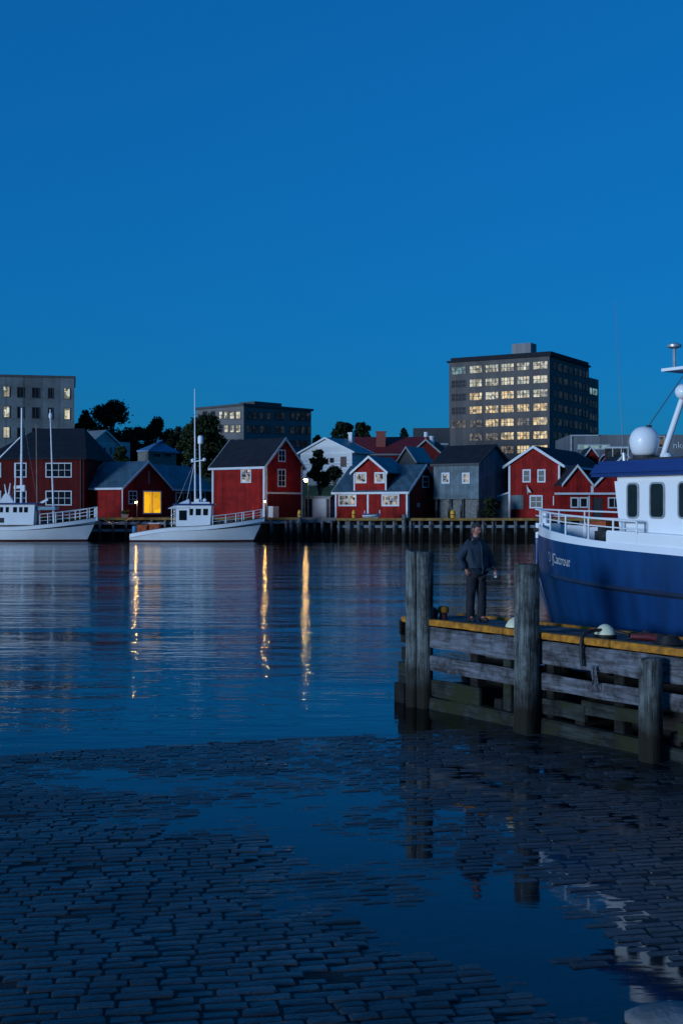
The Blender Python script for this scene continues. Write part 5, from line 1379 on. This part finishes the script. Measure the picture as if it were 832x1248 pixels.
def headpart(name,mb,mat,sm='all'):
    mb.v=[tuple(HR@Vector(q)) for q in mb.v]; return mb.build(name,mat,man,smooth=sm)
for sg in (-1,1):
    mb=MB(); mb.ball((sg*.031,-.076,.013),.0105,10); headpart('eye',mb,M['dark'])
mb=MB()
for sg in (-1,1):
    mb.path([(sg*.012,-.098,.030),(sg*.03,-.096,.035),(sg*.047,-.082,.031)],[.004,.005,.003],6)
headpart('eyebrows',mb,M['hair'])
mb=MB(); n0=0
for j in range(15):
    a=math.pi*.62*j/14
    for i in range(28):
        t=2*math.pi*i/28; x=math.sin(a)*math.cos(t); y=math.sin(a)*math.sin(t); z=math.cos(a)
        lim=math.pi*(.33 if y<-.35 else .62)
        aa=min(a,lim) if y<-.1 else a
        x=math.sin(aa)*math.cos(t); y=math.sin(aa)*math.sin(t); z=math.cos(aa)
        g=1+.05*mnoise.noise(Vector((x*6,y*6,z*6)))
        mb.v.append((.083*x*g,.101*y*g+.004,.126*z*g+.002))
for j in range(14):
    for i in range(28):
        k=(i+1)%28; mb.f.append((j*28+i,j*28+k,(j+1)*28+k,(j+1)*28+i)); mb.m.append(0)
headpart('hair',mb,M['hair'])
# clothes
V=[];E=[];RR=[]
hem=v((0,-.01,.80),(.205,.165)); w1=v((0,-.03,.98),(.235,.20)); w2=v((0,-.03,1.15),(.235,.19)); c1=v((0,0,1.32),(.215,.16)); c2=v((0,.015,1.43),(.14,.115)); c3=v((0,.01,1.525),(.088,.088))
for a,b in ((hem,w1),(w1,w2),(w2,c1),(c1,c2),(c2,c3)): e(a,b)
s1=v((.185,.01,1.375),.10); e1=v((.31,.03,1.12),.088); x1_=v((.315,-.09,.965),.062); 
s2=v((-.185,.01,1.375),.10); e2=v((-.32,.06,1.12),.09); x2_=v((-.27,-.06,.93),.072)
for a,b in ((c1,s1),(s1,e1),(e1,x1_),(c1,s2),(s2,e2),(e2,x2_)): e(a,b)
jk=skin('jacket',V,E,RR,M['jacket'],man,3,w2)
for vt in jk.data.vertices:
    c_=vt.co; q=mnoise.noise(Vector((c_.x*7,c_.y*7,c_.z*11)))*.018+mnoise.noise(Vector((c_.x*14,c_.y*14,c_.z*30)))*.011
    nrm=Vector((c_.x,c_.y,0)); 
    if nrm.length>0: vt.co=c_+nrm.normalized()*q
mb=MB(); mb.path([(math.cos(q*.45+.2)*.078,math.sin(q*.45+.2)*.074-.005,1.505+.012*math.sin(q*.45+.2)) for q in range(15)],.022,8); mb.build('collar',M['jacket'],man,smooth='all')
def front(x,z):
    best=-.1
    for vt in jk.data.vertices:
        if abs(vt.co.x-x)<.03 and abs(vt.co.z-z)<.03: best=min(best,vt.co.y)
    return best
M['seam']=pbr('anorak_trim',(.03,.05,.075),.7)
mb=MB(); mb.path([(0,front(0,z)-.004,z) for z in (.86,.95,1.05,1.15,1.25,1.35,1.43)],.009,6); mb.build('zip',M['seam'],man)
for sg in (-1,1):
    mb=MB(); p0=(sg*.07,front(sg*.07,.93)-.006,.93); p1=(sg*.16,front(sg*.16,.96)-.006,.96); mb.beam(p0,p1,.012,.035); mb.build('pocket_flap',M['seam'],man,bevel=.004)
mb=MB(); pts=[]
for q in range(13):
    a=math.pi*2*q/12; pts.append((math.cos(a)*.14,.02+math.sin(a)*.115,1.43+.03*math.sin(a)))
mb.path(pts[0:7],.03,8); mb.build('hood',M['jacket'],man,smooth='all')
V=[];E=[];RR=[]
pb=v((0,0,.93),(.165,.12))
for sg,foot in ((-1,(-.085,.04)),(1,(.085,-.05))):
    h=v((sg*.092,0,.82),(.112,.115)); kn=v((sg*.105,-.015+foot[1]*.5,.47),(.082,.088)); k2=v((sg*.10,foot[1]*.8,.25),(.078,.084)); an=v((foot[0],foot[1]+.02,.05),(.075,.09))
    e(pb,h);e(h,kn);e(kn,k2);e(k2,an)
tr_=skin('trousers',V,E,RR,M['trouser'],man,2,pb)
for vt in tr_.data.vertices:
    c_=vt.co; vt.co=c_+Vector((mnoise.noise(c_*13)*.016,mnoise.noise(Vector((c_.x*9,c_.y*9,c_.z*20)))*.02,0))
for sg,foot in ((-1,(-.085,.04)),(1,(.085,-.05))):
    V=[];E=[];RR=[]
    a=v((foot[0],foot[1]+.06,.045),(.045,.045)); b_=v((foot[0]+sg*.01,foot[1]-.05,.05),(.05,.042)); c_=v((foot[0]+sg*.03,foot[1]-.17,.035),(.05,.03)); e(a,b_);e(b_,c_)
    skin('shoe',V,E,RR,M['shoe'],man,2,0)
# small white cup/phone in the left hand: a thing of its own
ph=man.matrix_basis@Vector((.30,-.20,.815)) if False else None
bpy.context.view_layer.update()
hp=man.matrix_world@Vector((.285,-.205,.835))
t=empty('cigarette_packet',hp,R(28),'small pale packet held in the hand of the man','packet')
mb=MB(); mb.box(-.012,.012,-.03,.03,-.045,.035); mb.build('box',M['white'],t,bevel=.004)
mb=MB(); mb.box(-.0135,.0135,-.0315,.0315,.036,.05); mb.build('lid',M['metal'],t)
